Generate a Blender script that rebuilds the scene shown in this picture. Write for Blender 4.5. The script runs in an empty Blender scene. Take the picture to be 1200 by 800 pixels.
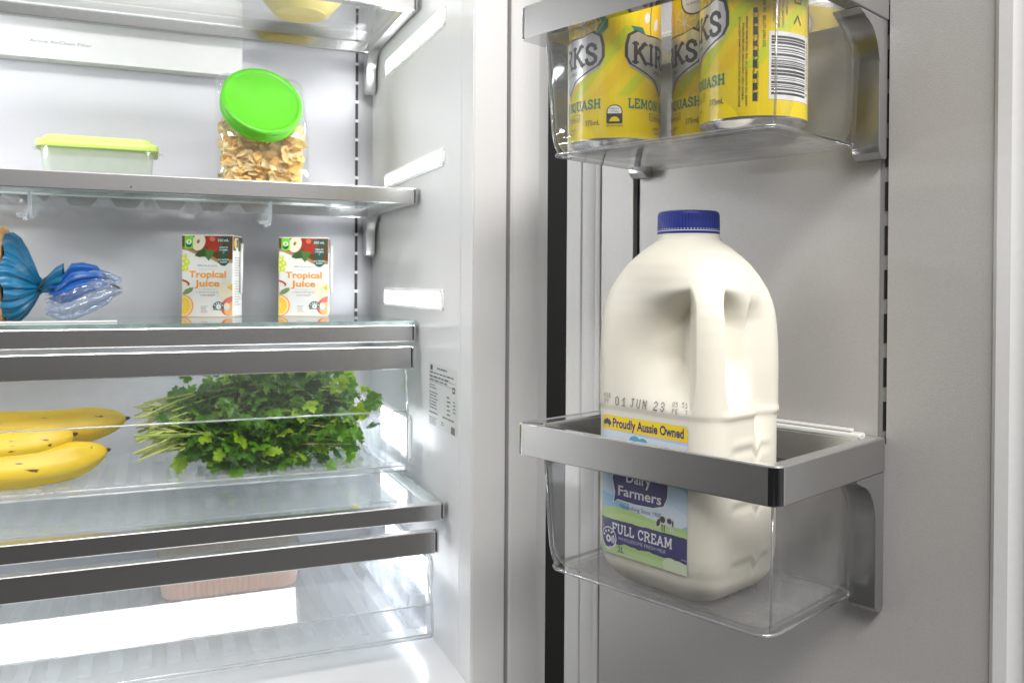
import bpy, bmesh, math, random
from mathutils import Vector, Matrix, geometry

sc = bpy.context.scene
COL = sc.collection
random.seed(7)
PI = math.pi
R = math.radians
ZO = 1.30                      # height of the lens above the kitchen floor

# ------------------------------------------------------------------ camera
YAW, PITCH, ROLL, FPX, CY = .3928, .0074, .0061, 1007.2577, 339.6775
def make_camera():
    cam = bpy.data.cameras.new('camera')
    o = bpy.data.objects.new('camera', cam)
    COL.objects.link(o)
    r0 = Vector((math.cos(YAW), -math.sin(YAW), 0)); f0 = Vector((math.sin(YAW), math.cos(YAW), 0)); z0 = Vector((0, 0, 1))
    f = f0 * math.cos(PITCH) - z0 * math.sin(PITCH)
    u = z0 * math.cos(PITCH) + f0 * math.sin(PITCH)
    c, s = math.cos(ROLL), math.sin(ROLL)
    r2 = r0 * c + u * s
    u2 = u * c - r0 * s
    m = Matrix((r2, u2, -f)).transposed().to_4x4()
    m.translation = (0, 0, ZO)
    o.matrix_world = m
    cam.sensor_width = 36
    cam.lens = FPX / 1200 * 36
    cam.shift_y = -(400 - CY) / 1200
    cam.clip_start = .02
    cam.clip_end = 100
    cam.dof.use_dof = True; cam.dof.focus_distance = .60; cam.dof.aperture_fstop = 18
    sc.camera = o
make_camera()

# ------------------------------------------------------------------ world: the showroom round the fridge, dark floor to bright ceiling
def make_world():
    w = bpy.data.worlds.new('World'); sc.world = w; w.use_nodes = True
    nt = w.node_tree; nt.nodes.clear()
    out = nt.nodes.new('ShaderNodeOutputWorld'); bg = nt.nodes.new('ShaderNodeBackground')
    tc = nt.nodes.new('ShaderNodeTexCoord'); sx = nt.nodes.new('ShaderNodeSeparateXYZ'); rp = nt.nodes.new('ShaderNodeValToRGB')
    mp = nt.nodes.new('ShaderNodeMapRange')
    mp.inputs['From Min'].default_value = -1; mp.inputs['From Max'].default_value = 1
    nt.links.new(tc.outputs['Generated'], sx.inputs[0]); nt.links.new(sx.outputs['Z'], mp.inputs['Value'])
    mx = nt.nodes.new('ShaderNodeMapRange'); mx.inputs['From Min'].default_value = -.1; mx.inputs['From Max'].default_value = .40
    mx.inputs['To Min'].default_value = .75; mx.inputs['To Max'].default_value = 2.8
    nt.links.new(sx.outputs['X'], mx.inputs['Value']); nt.links.new(mx.outputs[0], bg.inputs[1])
    nt.links.new(mp.outputs[0], rp.inputs[0]); nt.links.new(rp.outputs[0], bg.inputs[0]); nt.links.new(bg.outputs[0], out.inputs[0])
    cr = rp.color_ramp
    cr.elements[0].position = .30; cr.elements[0].color = (.022, .02, .02, 1)
    cr.elements[1].position = .85; cr.elements[1].color = (.75, .74, .73, 1)
    for p, v in ((.43, .036), (.475, .10), (.505, .19), (.55, .32), (.70, .48)):
        e = cr.elements.new(p); e.color = (v, v * .985, v * .97, 1)
    bg.inputs[1].default_value = 1.0
make_world()

# ------------------------------------------------------------------ room lamps
def area(name, loc, target, sx, sy, power, col=(1, 1, 1)):
    l = bpy.data.lights.new(name, 'AREA'); l.shape = 'RECTANGLE'; l.size = sx; l.size_y = sy; l.energy = power; l.color = col
    o = bpy.data.objects.new(name, l); COL.objects.link(o)
    o.location = Vector(loc) + Vector((0, 0, ZO))
    d = Vector(target) - Vector(loc)
    o.rotation_euler = d.to_track_quat('-Z', 'Y').to_euler()
    return o
area('ceiling_lamp', (-.10, -.95, 1.40), (-.10, .9, -.1), 1.15, .42, 40, (1, .98, .96))
area('ceiling_lamp', (.72, -.45, 1.55), (.42, .5, 0), .5, .5, 19, (1, .975, .95))

sc.view_settings.view_transform = 'Standard'
sc.view_settings.look = 'None'
sc.view_settings.exposure = 0
sc.view_settings.gamma = 1
sc.render.engine = 'CYCLES'
cy = sc.cycles
cy.use_denoising = True
cy.max_bounces = 24; cy.diffuse_bounces = 6; cy.glossy_bounces = 8; cy.transmission_bounces = 12; cy.transparent_max_bounces = 40
cy.sample_clamp_indirect = 6
cy.caustics_reflective = False
cy.blur_glossy = .5

# ------------------------------------------------------------------ materials
MATS = {}
def nodes(name):
    m = bpy.data.materials.new(name); m.use_nodes = True
    nt = m.node_tree; b = nt.nodes['Principled BSDF']
    return m, nt, b
def mat(name, col, rough=.4, metal=0, spec=.5, noise=0, nscale=200, bump=0, bscale=300, stretch=(1, 1, 1), sss=0, sssr=(.01, .008, .005), coat=0, trans=0, alpha=1, vrough=0):
    if name in MATS: return MATS[name]
    m, nt, b = nodes(name)
    b.inputs['Base Color'].default_value = (*col, 1)
    b.inputs['Roughness'].default_value = rough
    b.inputs['Metallic'].default_value = metal
    b.inputs['Specular IOR Level'].default_value = spec
    b.inputs['Coat Weight'].default_value = coat
    b.inputs['Transmission Weight'].default_value = trans
    b.inputs['Alpha'].default_value = alpha
    if sss:
        b.inputs['Subsurface Weight'].default_value = sss
        b.inputs['Subsurface Radius'].default_value = sssr
        b.inputs['Subsurface Scale'].default_value = 1
    if noise or bump or vrough:
        tc = nt.nodes.new('ShaderNodeTexCoord'); mp = nt.nodes.new('ShaderNodeMapping')
        mp.inputs['Scale'].default_value = stretch
        nt.links.new(tc.outputs['Object'], mp.inputs[0])
    if noise or vrough:
        n = nt.nodes.new('ShaderNodeTexNoise'); n.inputs['Scale'].default_value = nscale; n.inputs['Detail'].default_value = 3
        nt.links.new(mp.outputs[0], n.inputs[0])
    if noise:
        mr = nt.nodes.new('ShaderNodeMapRange'); mr.inputs['From Min'].default_value = .25; mr.inputs['From Max'].default_value = .75
        mr.inputs['To Min'].default_value = 1 - noise; mr.inputs['To Max'].default_value = 1 + noise
        nt.links.new(n.outputs[0], mr.inputs[0])
        hs = nt.nodes.new('ShaderNodeVectorMath'); hs.operation = 'SCALE'; hs.inputs[0].default_value = col
        nt.links.new(mr.outputs[0], hs.inputs['Scale']); nt.links.new(hs.outputs[0], b.inputs['Base Color'])
    if vrough:
        mr2 = nt.nodes.new('ShaderNodeMapRange'); mr2.inputs['To Min'].default_value = max(0, rough - vrough); mr2.inputs['To Max'].default_value = rough + vrough
        nt.links.new(n.outputs[0], mr2.inputs[0]); nt.links.new(mr2.outputs[0], b.inputs['Roughness'])
    if bump:
        n2 = nt.nodes.new('ShaderNodeTexNoise'); n2.inputs['Scale'].default_value = bscale; n2.inputs['Detail'].default_value = 2
        nt.links.new(mp.outputs[0], n2.inputs[0])
        bp = nt.nodes.new('ShaderNodeBump'); bp.inputs['Strength'].default_value = bump; bp.inputs['Distance'].default_value = .0006
        nt.links.new(n2.outputs[0], bp.inputs['Height']); nt.links.new(bp.outputs[0], b.inputs['Normal'])
    MATS[name] = m
    return m
def clear(name, tint=(1, 1, 1), ior=1.45, base=.0, gcol=(1, 1, 1), rough=.02, haze=0, hazecol=(.9, .92, .95), crinkle=0, mottle=.45):
    """clear sheet: light goes straight through, the rest is mirrored by Fresnel, a little is scattered"""
    if name in MATS: return MATS[name]
    m, nt, b = nodes(name)
    nt.nodes.remove(b)
    out = nt.nodes['Material Output']
    t = nt.nodes.new('ShaderNodeBsdfTransparent'); t.inputs[0].default_value = (*tint, 1)
    g = nt.nodes.new('ShaderNodeBsdfGlossy'); g.inputs[0].default_value = (*gcol, 1); g.inputs['Roughness'].default_value = rough
    f = nt.nodes.new('ShaderNodeFresnel')
    if crinkle:
        tcc = nt.nodes.new('ShaderNodeTexCoord'); vn = nt.nodes.new('ShaderNodeTexVoronoi'); vn.inputs['Scale'].default_value = 130
        bpn = nt.nodes.new('ShaderNodeBump'); bpn.inputs['Strength'].default_value = crinkle; bpn.inputs['Distance'].default_value = .003
        nt.links.new(tcc.outputs['Object'], vn.inputs[0]); nt.links.new(vn.outputs[0], bpn.inputs['Height'])
        nt.links.new(bpn.outputs[0], g.inputs['Normal']); nt.links.new(bpn.outputs[0], f.inputs['Normal'])
    ge = nt.nodes.new('ShaderNodeNewGeometry'); io = nt.nodes.new('ShaderNodeMapRange')     # same reflection on both faces of the sheet
    io.inputs['To Min'].default_value = ior; io.inputs['To Max'].default_value = 1 / ior
    nt.links.new(ge.outputs['Backfacing'], io.inputs['Value']); nt.links.new(io.outputs[0], f.inputs[0])
    a = nt.nodes.new('ShaderNodeMath'); a.operation = 'ADD'; a.use_clamp = True; a.inputs[1].default_value = base
    nt.links.new(f.outputs[0], a.inputs[0])
    mx = nt.nodes.new('ShaderNodeMixShader')
    nt.links.new(a.outputs[0], mx.inputs[0]); nt.links.new(g.outputs[0], mx.inputs[2])
    if haze:
        d = nt.nodes.new('ShaderNodeBsdfDiffuse'); d.inputs[0].default_value = (*hazecol, 1)
        tl = nt.nodes.new('ShaderNodeBsdfTranslucent'); tl.inputs[0].default_value = (*hazecol, 1)
        ad = nt.nodes.new('ShaderNodeMixShader'); ad.inputs[0].default_value = .5
        nt.links.new(d.outputs[0], ad.inputs[1]); nt.links.new(tl.outputs[0], ad.inputs[2])
        mh = nt.nodes.new('ShaderNodeMixShader')
        tc = nt.nodes.new('ShaderNodeTexCoord'); nz = nt.nodes.new('ShaderNodeTexNoise'); nz.inputs['Scale'].default_value = 38; nz.inputs['Detail'].default_value = 5
        hm = nt.nodes.new('ShaderNodeMapRange'); hm.inputs['From Min'].default_value = .3; hm.inputs['From Max'].default_value = .7
        hm.inputs['To Min'].default_value = haze * (1 - mottle); hm.inputs['To Max'].default_value = min(1, haze * (1 + mottle))
        nt.links.new(tc.outputs['Object'], nz.inputs[0]); nt.links.new(nz.outputs[0], hm.inputs['Value']); nt.links.new(hm.outputs[0], mh.inputs[0])
        nt.links.new(t.outputs[0], mh.inputs[1]); nt.links.new(ad.outputs[0], mh.inputs[2])
        nt.links.new(mh.outputs[0], mx.inputs[1])
    else:
        nt.links.new(t.outputs[0], mx.inputs[1])
    nt.links.new(mx.outputs[0], out.inputs[0])
    MATS[name] = m
    return m
def emit(name, col, strength):
    if name in MATS: return MATS[name]
    m, nt, b = nodes(name)
    b.inputs['Base Color'].default_value = (.8, .8, .8, 1)
    b.inputs['Emission Color'].default_value = (*col, 1); b.inputs['Emission Strength'].default_value = strength
    MATS[name] = m
    return m

LINER = mat('liner_white', (.90, .905, .915), .17, spec=.55, noise=.012, nscale=6)
BACKW = mat('back_wall_satin', (.53, .535, .575), .38, metal=.15, noise=.03, nscale=900)
FRAMEW = mat('frame_matte_white', (.74, .738, .73), .45, noise=.02, nscale=500)
DOORG = mat('door_liner_grey', (.555, .54, .525), .42, metal=.25, noise=.11, nscale=1500, bump=.25, bscale=1400)
GASK = mat('gasket_pale', (.72, .715, .70), .4, noise=.02, nscale=300)
BLACK = mat('shadow_gap_black', (.006, .006, .006), .7)
STEEL = mat('brushed_steel', (.66, .655, .655), .25, metal=1, noise=.05, nscale=60, stretch=(2, 60, 60), bump=.06, bscale=120)
SATIN = mat('satin_alloy', (.44, .435, .43), .34, metal=.9, noise=.06, nscale=1200, bump=.05, bscale=900)
POLISH = mat('polished_alloy', (.62, .62, .625), .14, metal=1, noise=.03, nscale=300)
CHROME = mat('chrome_lip', (.80, .80, .80), .10, metal=.9)
WHITEP = mat('white_plastic', (.70, .705, .715), .3, noise=.015, nscale=80)
GLASS = clear('shelf_glass', (.97, .985, .98), 1.45)
GEDGE = clear('glass_edge', (.55, .75, .70), 1.5, base=.1, haze=.45, hazecol=(.62, .80, .76))
BINFLOOR = clear('bin_floor', (.95, .95, .95), 1.36, haze=.34, hazecol=(.62, .62, .62))
BIN = clear('bin_clear', (.965, .965, .965), 1.34, haze=.028, rough=.06)
BINEDGE = clear('bin_edge', (.80, .80, .82), 1.55, base=.08, haze=.14, rough=.08)
DRAW = clear('drawer_clear', (.985, .99, .995), 1.34, haze=.05, hazecol=(.95, .96, .98))
ARM = mat('arm_satin', (.74, .745, .76), .34, metal=.85)
DREDGE = clear('drawer_edge', (.9, .93, .95), 1.5, base=.15, haze=.5, hazecol=(.92, .95, .97))
LAMP = emit('led_diffuser', (.955, .975, 1), 46)
LAMPLOW = emit('led_diffuser_low', (.955, .975, 1), 10)
LAMPDIM = emit('led_diffuser_dim', (.955, .975, 1), 3.5)
LAMPFAR = emit('led_diffuser_far', (.955, .975, 1), 100)
LAMPF = emit('lamp_frame_glowing', (.97, .98, 1), .22)
INK = mat('ink_dark', (.02, .02, .025), .5)
GREYINK = mat('ink_grey', (.25, .27, .29), .5)

# ------------------------------------------------------------------ builders
def tag(o, label=None, cat=None, group=None, kind=None):
    if label: o['label'] = label
    if cat: o['category'] = cat
    if group: o['group'] = group
    if kind: o['kind'] = kind
    return o
FR = Matrix.Translation((0, 0, ZO))                        # the fridge frame
PHI, SCL = .3764, .82
HX, HY = .4474 * SCL, .8288 * SCL
DR = Matrix.Translation((HX, HY, ZO)) @ Matrix.Rotation(PHI - PI / 2, 4, 'Z')   # the open door: x to its free edge, y into it
def thing(name, label, cat, frame, loc=(0, 0, 0), rz=0, group=None):
    o = bpy.data.objects.new(name, None); COL.objects.link(o)
    o.empty_display_size = .03
    o.matrix_world = frame @ Matrix.Translation(loc) @ Matrix.Rotation(rz, 4, 'Z')
    tag(o, label, cat, group)
    o['_f'] = 0
    del o['_f']
    return o
ROOTS = {}
def root(name, label, cat, frame, loc=(0, 0, 0), rz=0, group=None):
    o = thing(name, label, cat, frame, loc, rz, group)
    ROOTS[o.name] = (Matrix.Translation(loc) @ Matrix.Rotation(rz, 4, 'Z')).inverted()
    return o
def obj(name, bm, mats, parent=None, smooth=False, frame=None, local=False, autosmooth=None):
    """one mesh object; vertices are given in the frame of its thing (or already local)"""
    if parent is not None and not local:
        top = parent
        while top.parent: top = top.parent
        bmesh.ops.transform(bm, matrix=ROOTS[top.name], verts=bm.verts)
    bmesh.ops.recalc_face_normals(bm, faces=bm.faces)
    me = bpy.data.meshes.new(name)
    bm.to_mesh(me); bm.free()
    for m in (mats if isinstance(mats, (list, tuple)) else [mats]): me.materials.append(m)
    if smooth:
        me.polygons.foreach_set('use_smooth', [True] * len(me.polygons))
        if autosmooth: me.set_sharp_from_angle(angle=R(autosmooth))
    o = bpy.data.objects.new(name, me); COL.objects.link(o)
    if parent is not None: o.parent = parent
    if frame is not None: o.matrix_world = frame
    return o
def dup(src, M, label=None, frame=None):
    r = src.copy(); COL.objects.link(r); r.matrix_world = M
    if label: r['label'] = label
    for ch in list(src.children):
        c = ch.copy(); COL.objects.link(c); c.parent = r
        for g in ch.children:
            d = g.copy(); COL.objects.link(d); d.parent = c
    return r
def nb(): return bmesh.new()
def box(bm, lo, hi, bev=0, seg=2, mi=0):
    r = bmesh.ops.create_cube(bm, size=1)
    vs = r['verts']
    for v in vs:
        v.co = Vector([(lo[i] + hi[i]) / 2 + v.co[i] * (hi[i] - lo[i]) for i in range(3)])
    fs = list({f for v in vs for f in v.link_faces})
    for f in fs: f.material_index = mi
    if bev:
        es = list({e for v in vs for e in v.link_edges})
        rr = bmesh.ops.bevel(bm, geom=es, offset=bev, segments=seg, profile=.5, affect='EDGES')
        for f in rr['faces']: f.material_index = mi
    return bm
def rrect(x0, x1, y0, y1, r, n=6):
    """rounded rectangle counter-clockwise; r is one radius or four (x1y1, x0y1, x0y0, x1y0)"""
    if not isinstance(r, (tuple, list)): r = (r,) * 4
    pts = []
    for (cx, cy_, a0, rr) in ((x1 - r[0], y1 - r[0], 0, r[0]), (x0 + r[1], y1 - r[1], 90, r[1]), (x0 + r[2], y0 + r[2], 180, r[2]), (x1 - r[3], y0 + r[3], 270, r[3])):
        for k in range(n + 1):
            a = R(a0 + 90 * k / n); pts.append((cx + rr * math.cos(a), cy_ + rr * math.sin(a)))
    return pts
def loft(bm, rings, cap0=True, cap1=True, mi=0, closed=True):
    vr = [[bm.verts.new(p) for p in ring] for ring in rings]
    n = len(rings[0])
    out = []
    for a, b in zip(vr, vr[1:]):
        for i in range(n if closed else n - 1):
            j = (i + 1) % n
            f = bm.faces.new((a[i], a[j], b[j], b[i])); f.material_index = mi; out.append(f)
    if cap0: f = bm.faces.new(list(reversed(vr[0]))); f.material_index = mi
    if cap1: f = bm.faces.new(vr[-1]); f.material_index = mi
    return vr
def prism(bm, pts, axis, a, b, mi=0, bev=0, seg=2):
    """2-D outline pushed along an axis; pts are the other two coordinates in order"""
    def P(p, t):
        if axis == 'x': return (t, p[0], p[1])
        if axis == 'y': return (p[0], t, p[1])
        return (p[0], p[1], t)
    v0 = [bm.verts.new(P(p, a)) for p in pts]; v1 = [bm.verts.new(P(p, b)) for p in pts]
    fs = [bm.faces.new(v0), bm.faces.new(v1)]
    n = len(pts)
    for i in range(n):
        fs.append(bm.faces.new((v0[i], v0[(i + 1) % n], v1[(i + 1) % n], v1[i])))
    for f in fs: f.material_index = mi
    if bev:
        es = list(fs[0].edges) + list(fs[1].edges)
        rr = bmesh.ops.bevel(bm, geom=es, offset=bev, segments=seg, profile=.5, affect='EDGES')
        for f in rr['faces']: f.material_index = mi
    return bm
def lathe(bm, prof, n=48, c=(0, 0), mi=0, cap0=True, cap1=True):
    rings = [[(c[0] + r * math.cos(2 * PI * k / n), c[1] + r * math.sin(2 * PI * k / n), z) for k in range(n)] for r, z in prof]
    return loft(bm, rings, cap0, cap1, mi)
def tube(bm, pts, rad, n=8, mi=0, squash=1.0):
    pts = [Vector(p) for p in pts]
    rings = []
    up = Vector((0, 0, 1))
    for i, p in enumerate(pts):
        t = (pts[min(i + 1, len(pts) - 1)] - pts[max(i - 1, 0)]).normalized()
        a = t.cross(up)
        if a.length < .05: a = t.cross(Vector((0, 1, 0)))
        a.normalize(); b = a.cross(t).normalized()
        r = rad[i] if isinstance(rad, (list, tuple)) else rad
        rings.append([p + a * r * math.cos(2 * PI * k / n) + b * r * squash * math.sin(2 * PI * k / n) for k in range(n)])
    loft(bm, rings, True, True, mi)

# ------------------------------------------------------------------ lettering and printed artwork
def text_mesh(s, size=1, bold=0.0):
    cu = bpy.data.curves.new('t', 'FONT'); cu.body = s; cu.size = size; cu.offset = bold * size; cu.resolution_u = 3
    o = bpy.data.objects.new('t', cu); COL.objects.link(o)
    bpy.context.view_layer.update()
    dg = bpy.context.evaluated_depsgraph_get()
    me = bpy.data.meshes.new_from_object(o.evaluated_get(dg))
    vs = [(v.co.x, v.co.y) for v in me.vertices]; fs = [tuple(p.vertices) for p in me.polygons]
    bpy.data.objects.remove(o); bpy.data.curves.remove(cu); bpy.data.meshes.remove(me)
    return vs, fs
SERIF = {   # slab-serif capitals as strokes in a unit box: (points, closed?) with serif bars
 'K': (.82, [[(.18, 0), (.18, 1)], [(.18, .42), (.66, 1)], [(.34, .58), (.72, 0)]], [(.18, 0), (.18, 1), (.64, 1), (.72, 0)]),
 'I': (.42, [[(.21, 0), (.21, 1)]], [(.21, 0), (.21, 1)]),
 'R': (.82, [[(.18, 0), (.18, 1)], [(.18, .96), (.45, .96), (.62, .86), (.64, .72), (.58, .58), (.45, .5), (.18, .5)], [(.42, .5), (.70, 0)]], [(.18, 0), (.18, 1), (.70, 0)]),
 'S': (.68, [[(.56, .72), (.52, .88), (.38, .97), (.24, .94), (.14, .82), (.16, .66), (.3, .54), (.46, .45), (.57, .32), (.55, .15), (.42, .04), (.27, .03), (.15, .12), (.11, .28)]], []),
 'L': (.66, [[(.18, 0), (.18, 1)], [(.18, .04), (.56, .04), (.58, .26)]], [(.18, 1)]),
 'E': (.70, [[(.18, 0), (.18, 1)], [(.10, .96), (.58, .96), (.58, .76)], [(.18, .5), (.46, .5)], [(.10, .04), (.60, .04), (.62, .26)]], []),
 'M': (1.0, [[(.2, 0), (.2, 1)], [(.2, 1), (.5, .2), (.8, 1)], [(.8, 1), (.8, 0)]], [(.2, 0), (.2, 1), (.8, 1), (.8, 0)]),
 'O': (.80, [[(.4 + .28 * math.cos(a * PI / 8), .5 + .46 * math.sin(a * PI / 8)) for a in range(17)]], []),
 'N': (.86, [[(.2, 0), (.2, 1)], [(.2, 1), (.66, 0)], [(.66, 0), (.66, 1)]], [(.2, 0), (.2, 1), (.66, 1)]),
 'Q': (.80, [[(.4 + .28 * math.cos(a * PI / 8), .5 + .46 * math.sin(a * PI / 8)) for a in range(17)], [(.42, .22), (.68, -.10)]], []),
 'U': (.82, [[(.18, 1), (.18, .32), (.26, .1), (.42, .03), (.56, .1), (.64, .32), (.64, 1)]], [(.18, 1), (.64, 1)]),
 'A': (.82, [[(.12, 0), (.41, .98), (.70, 0)], [(.24, .34), (.58, .34)]], [(.12, 0), (.70, 0)]),
 'H': (.86, [[(.2, 0), (.2, 1)], [(.66, 0), (.66, 1)], [(.2, .5), (.66, .5)]], [(.2, 0), (.2, 1), (.66, 0), (.66, 1)]),
 'F': (.66, [[(.18, 0), (.18, 1)], [(.10, .96), (.58, .96), (.58, .76)], [(.18, .5), (.46, .5)]], [(.18, 0)]),
 'C': (.74, [[(.62, .76), (.52, .92), (.38, .97), (.22, .88), (.13, .68), (.12, .4), (.2, .14), (.36, .03), (.52, .08), (.63, .24)], [(.62, .72), (.62, .96)]], []),
 ' ': (.40, [], []),
}
class Decal:
    """flat printed artwork in (u, v) metres, later laid on a surface; layer sets how far it stands proud"""
    def __init__(s): s.items = []; s.mats = []
    def mi(s, m):
        if m not in s.mats: s.mats.append(m)
        return s.mats.index(m)
    def raw(s, vs, fs, m, layer, clip=None): s.items.append((vs, fs, s.mi(m), layer, clip))
    def poly(s, pts, m, layer=1, clip=None):
        tris = geometry.tessellate_polygon([[Vector((p[0], p[1], 0)) for p in pts]])
        s.raw(list(pts), [tuple(t) for t in tris], m, layer, clip)
    def rect(s, u0, v0, u1, v1, m, layer=1, clip=None): s.raw([(u0, v0), (u1, v0), (u1, v1), (u0, v1)], [(0, 1, 2, 3)], m, layer, clip)
    def ell(s, u, v, ru, rv, m, layer=1, n=28, rot=0, clip=None, a0=0, a1=360):
        c, q = math.cos(R(rot)), math.sin(R(rot))
        pts = []
        full = abs(a1 - a0) >= 360
        for k in range(n if full else n + 1):
            a = R(a0 + (a1 - a0) * k / n); x, y = ru * math.cos(a), rv * math.sin(a); pts.append((u + x * c - y * q, v + x * q + y * c))
        s.raw(pts, [tuple(range(len(pts)))], m, layer, clip)
    def stroke(s, pts, w, m, layer=1, clip=None):
        for k, (a, b) in enumerate(zip(pts, pts[1:])):
            a, b = Vector(a), Vector(b); d = b - a
            if d.length < 1e-7: continue
            d.normalize(); n = Vector((-d.y, d.x)) * w / 2; e = d * w * .3
            s.raw([tuple(a - e - n), tuple(b + e - n), tuple(b + e + n), tuple(a - e + n)], [(0, 1, 2, 3)], m, layer + .08 * (k % 5), clip)
    def text(s, t, u, v, h, m, layer=2, bold=.0, xs=1.0, rot=0, anchor='c', clip=None, width=None):
        """h is the capital height; u, v the baseline's middle (or its left end)"""
        vs, fs = text_mesh(t, h / .73, bold)
        if not vs: return
        x0 = min(p[0] for p in vs); x1 = max(p[0] for p in vs)
        if width: xs = width / (x1 - x0)
        off = (x0 + x1) / 2 if anchor == 'c' else x0
        c, q = math.cos(R(rot)), math.sin(R(rot))
        o = []
        for x, y in vs:
            x = (x - off) * xs; o.append((u + x * c - y * q, v + x * q + y * c))
        s.raw(o, fs, m, layer, clip)
    def slab(s, t, u, v, h, m, layer=2, weight=.17, width=None, arch=0, clip=None):
        tot = sum(SERIF[c][0] for c in t)
        k = (width / tot) if width else h * .8
        x = u - tot * k / 2
        for c in t:
            w, strokes, feet = SERIF[c]
            up = arch * math.sin((x + w * k / 2 - u) / (tot * k / 2 + 1e-9) * 1.2) if arch else 0
            T = lambda p: (x + p[0] * k, v + p[1] * h + up)
            for i, st in enumerate(strokes): s.stroke([T(p) for p in st], weight * h * .8, m, layer + .5 * (i % 2), clip)
            for p in feet:
                y = v + up + (p[1] * h - (weight * h * .25 if p[1] > .5 else -weight * h * .25))
                s.stroke([(x + p[0] * k - .12 * k, y), (x + p[0] * k + .12 * k, y)], weight * h * .5, m, layer + .9, clip)
            x += w * k
    def lines(s, u, v, w, h, n, m, layer=2, seed=1, fill=.45):
        """rows of print too small to read"""
        rn = random.Random(seed)
        for i in range(n):
            y = v + h - (i + .7) * h / n; x = u; end = u + w * rn.uniform(.6, 1)
            while x < end:
                l = min(rn.uniform(.02, .09) * w * 2, end - x); s.rect(x, y, x + l, y + h / n * fill, m, layer); x += l + w * .03
    def build(s, name, fn, parent, step=.004, lift=6e-5, local=True, smooth=True):
        bm = nb()
        for vs, fs, mi, layer, clip in s.items:
            b = nb()
            bv = [b.verts.new((p[0], p[1], 0)) for p in vs]
            for f in fs:
                if len(set(f)) < 3: continue
                try: b.faces.new([bv[i] for i in f])
                except ValueError: pass
            def cut(co, no, outer=False):
                bmesh.ops.bisect_plane(b, geom=b.verts[:] + b.edges[:] + b.faces[:], plane_co=co, plane_no=no, clear_outer=outer)
            if clip:
                cut((clip[0], 0, 0), (-1, 0, 0), True); cut((clip[2], 0, 0), (1, 0, 0), True); cut((0, clip[1], 0), (0, -1, 0), True); cut((0, clip[3], 0), (0, 1, 0), True)
            if step and b.verts:
                us = [v.co.x for v in b.verts]; k = math.floor(min(us) / step) + 1
                while k * step < max(us):
                    cut((k * step, 0, 0), (1, 0, 0)); k += 1
            vm = {}
            for v in b.verts: vm[v] = bm.verts.new(fn(v.co.x, v.co.y, layer * lift))
            for f in b.faces:
                if f.calc_area() < 1e-13: continue
                try:
                    q = bm.faces.new([vm[v] for v in f.verts]); q.material_index = mi
                except ValueError: pass
            b.free()
        for v in [v for v in bm.verts if not v.link_faces]: bm.verts.remove(v)
        if parent is not None and not local:
            top = parent
            while top.parent: top = top.parent
            bmesh.ops.transform(bm, matrix=ROOTS[top.name], verts=bm.verts)
        me = bpy.data.meshes.new(name); bm.to_mesh(me); bm.free()
        for m in s.mats: me.materials.append(m)
        o = bpy.data.objects.new(name, me); COL.objects.link(o); o.parent = parent
        return o
def ink(name, c, rough=.42): return mat('print_' + name, c, rough)

# ================================================================== THE SETTING
XW, XL, YB, ZF, ZC, YJ = .28, -.385, 1.188, -.387, .56, .776
w = nb(); box(w, (.30, .97, -1.2), (1.6, 1.0, 1.1))
tag(obj('wall', w, BLACK, frame=FR), kind='structure')  # added black backdrop; its colour stands in for shade in the door gap
w = nb(); box(w, (-3, -3.5, -ZO - .05), (3.2, 1.4, -ZO))
tag(obj('floor', w, mat('floor_dark_vinyl', (.026, .025, .024), .45, noise=.1, nscale=8), frame=FR), kind='structure')

# ================================================================== THE FRIDGE
fridge = root('refrigerator', 'open french door refrigerator with white glossy interior and lit side panels', 'refrigerator', FR, (0, 1.0, -.62))
b = nb()
box(b, (XL, YB, ZF), (XW, YB + .03, ZC))
obj('back_panel', b, BACKW, fridge)
b = nb()
box(b, (XW, .8104, ZF - .03), (XW + .03, YB + .03, ZC + .03))
box(b, (XL - .03, .776, ZF - .03), (XL, YB + .03, ZC + .03))
box(b, (XL, .80, ZC), (XW, YB + .03, ZC + .03))
obj('inner_liner', b, LINER, fridge)
b = nb()
box(b, (XL, .74, ZF - .03), (XW, YB, ZF), 0)
obj('inner_floor', b, mat('floor_liner_white', (.80, .81, .82), .18), fridge)
b = nb()
box(b, (XW + .0012, YJ, -.62), (.3156, .80, .62), .0015)
obj('front_frame', b, FRAMEW, fridge)
b = nb(); box(b, (XW + .0003, YJ + .0008, ZF - .03), (XW + .0011, .8098, .59))
obj('liner_edge', b, LINER, fridge)
# slotted rail let into the back wall
b = nb(); box(b, (.2552, YB - .0012, -.046), (.2588, YB - .0002, ZC), mi=0)
z = -.04
while z < ZC:
    box(b, (.2546, YB - .0020, z), (.2594, YB - .0013, z + .004), mi=1); z += .0262
obj('slotted_rail', b, [mat('rail_dark', (.03, .03, .034), .5), LINER], fridge)
# air filter cover
cov = None
b = nb(); prism(b, rrect(-.33, .1027, .2657, .3629, .006), 'y', 1.165, YB - .0005, bev=.003, seg=3)
cov = obj('filter_cover', b, WHITEP, fridge, True, autosmooth=40)
d = Decal(); d.text('Active AirClean Filter', -.1062, .2836, .0040, GREYINK, anchor='c', width=.0665)
d.build('lettering', lambda u, v, l: Vector((u, 1.1649 - l, v)), cov, local=False)
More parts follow.
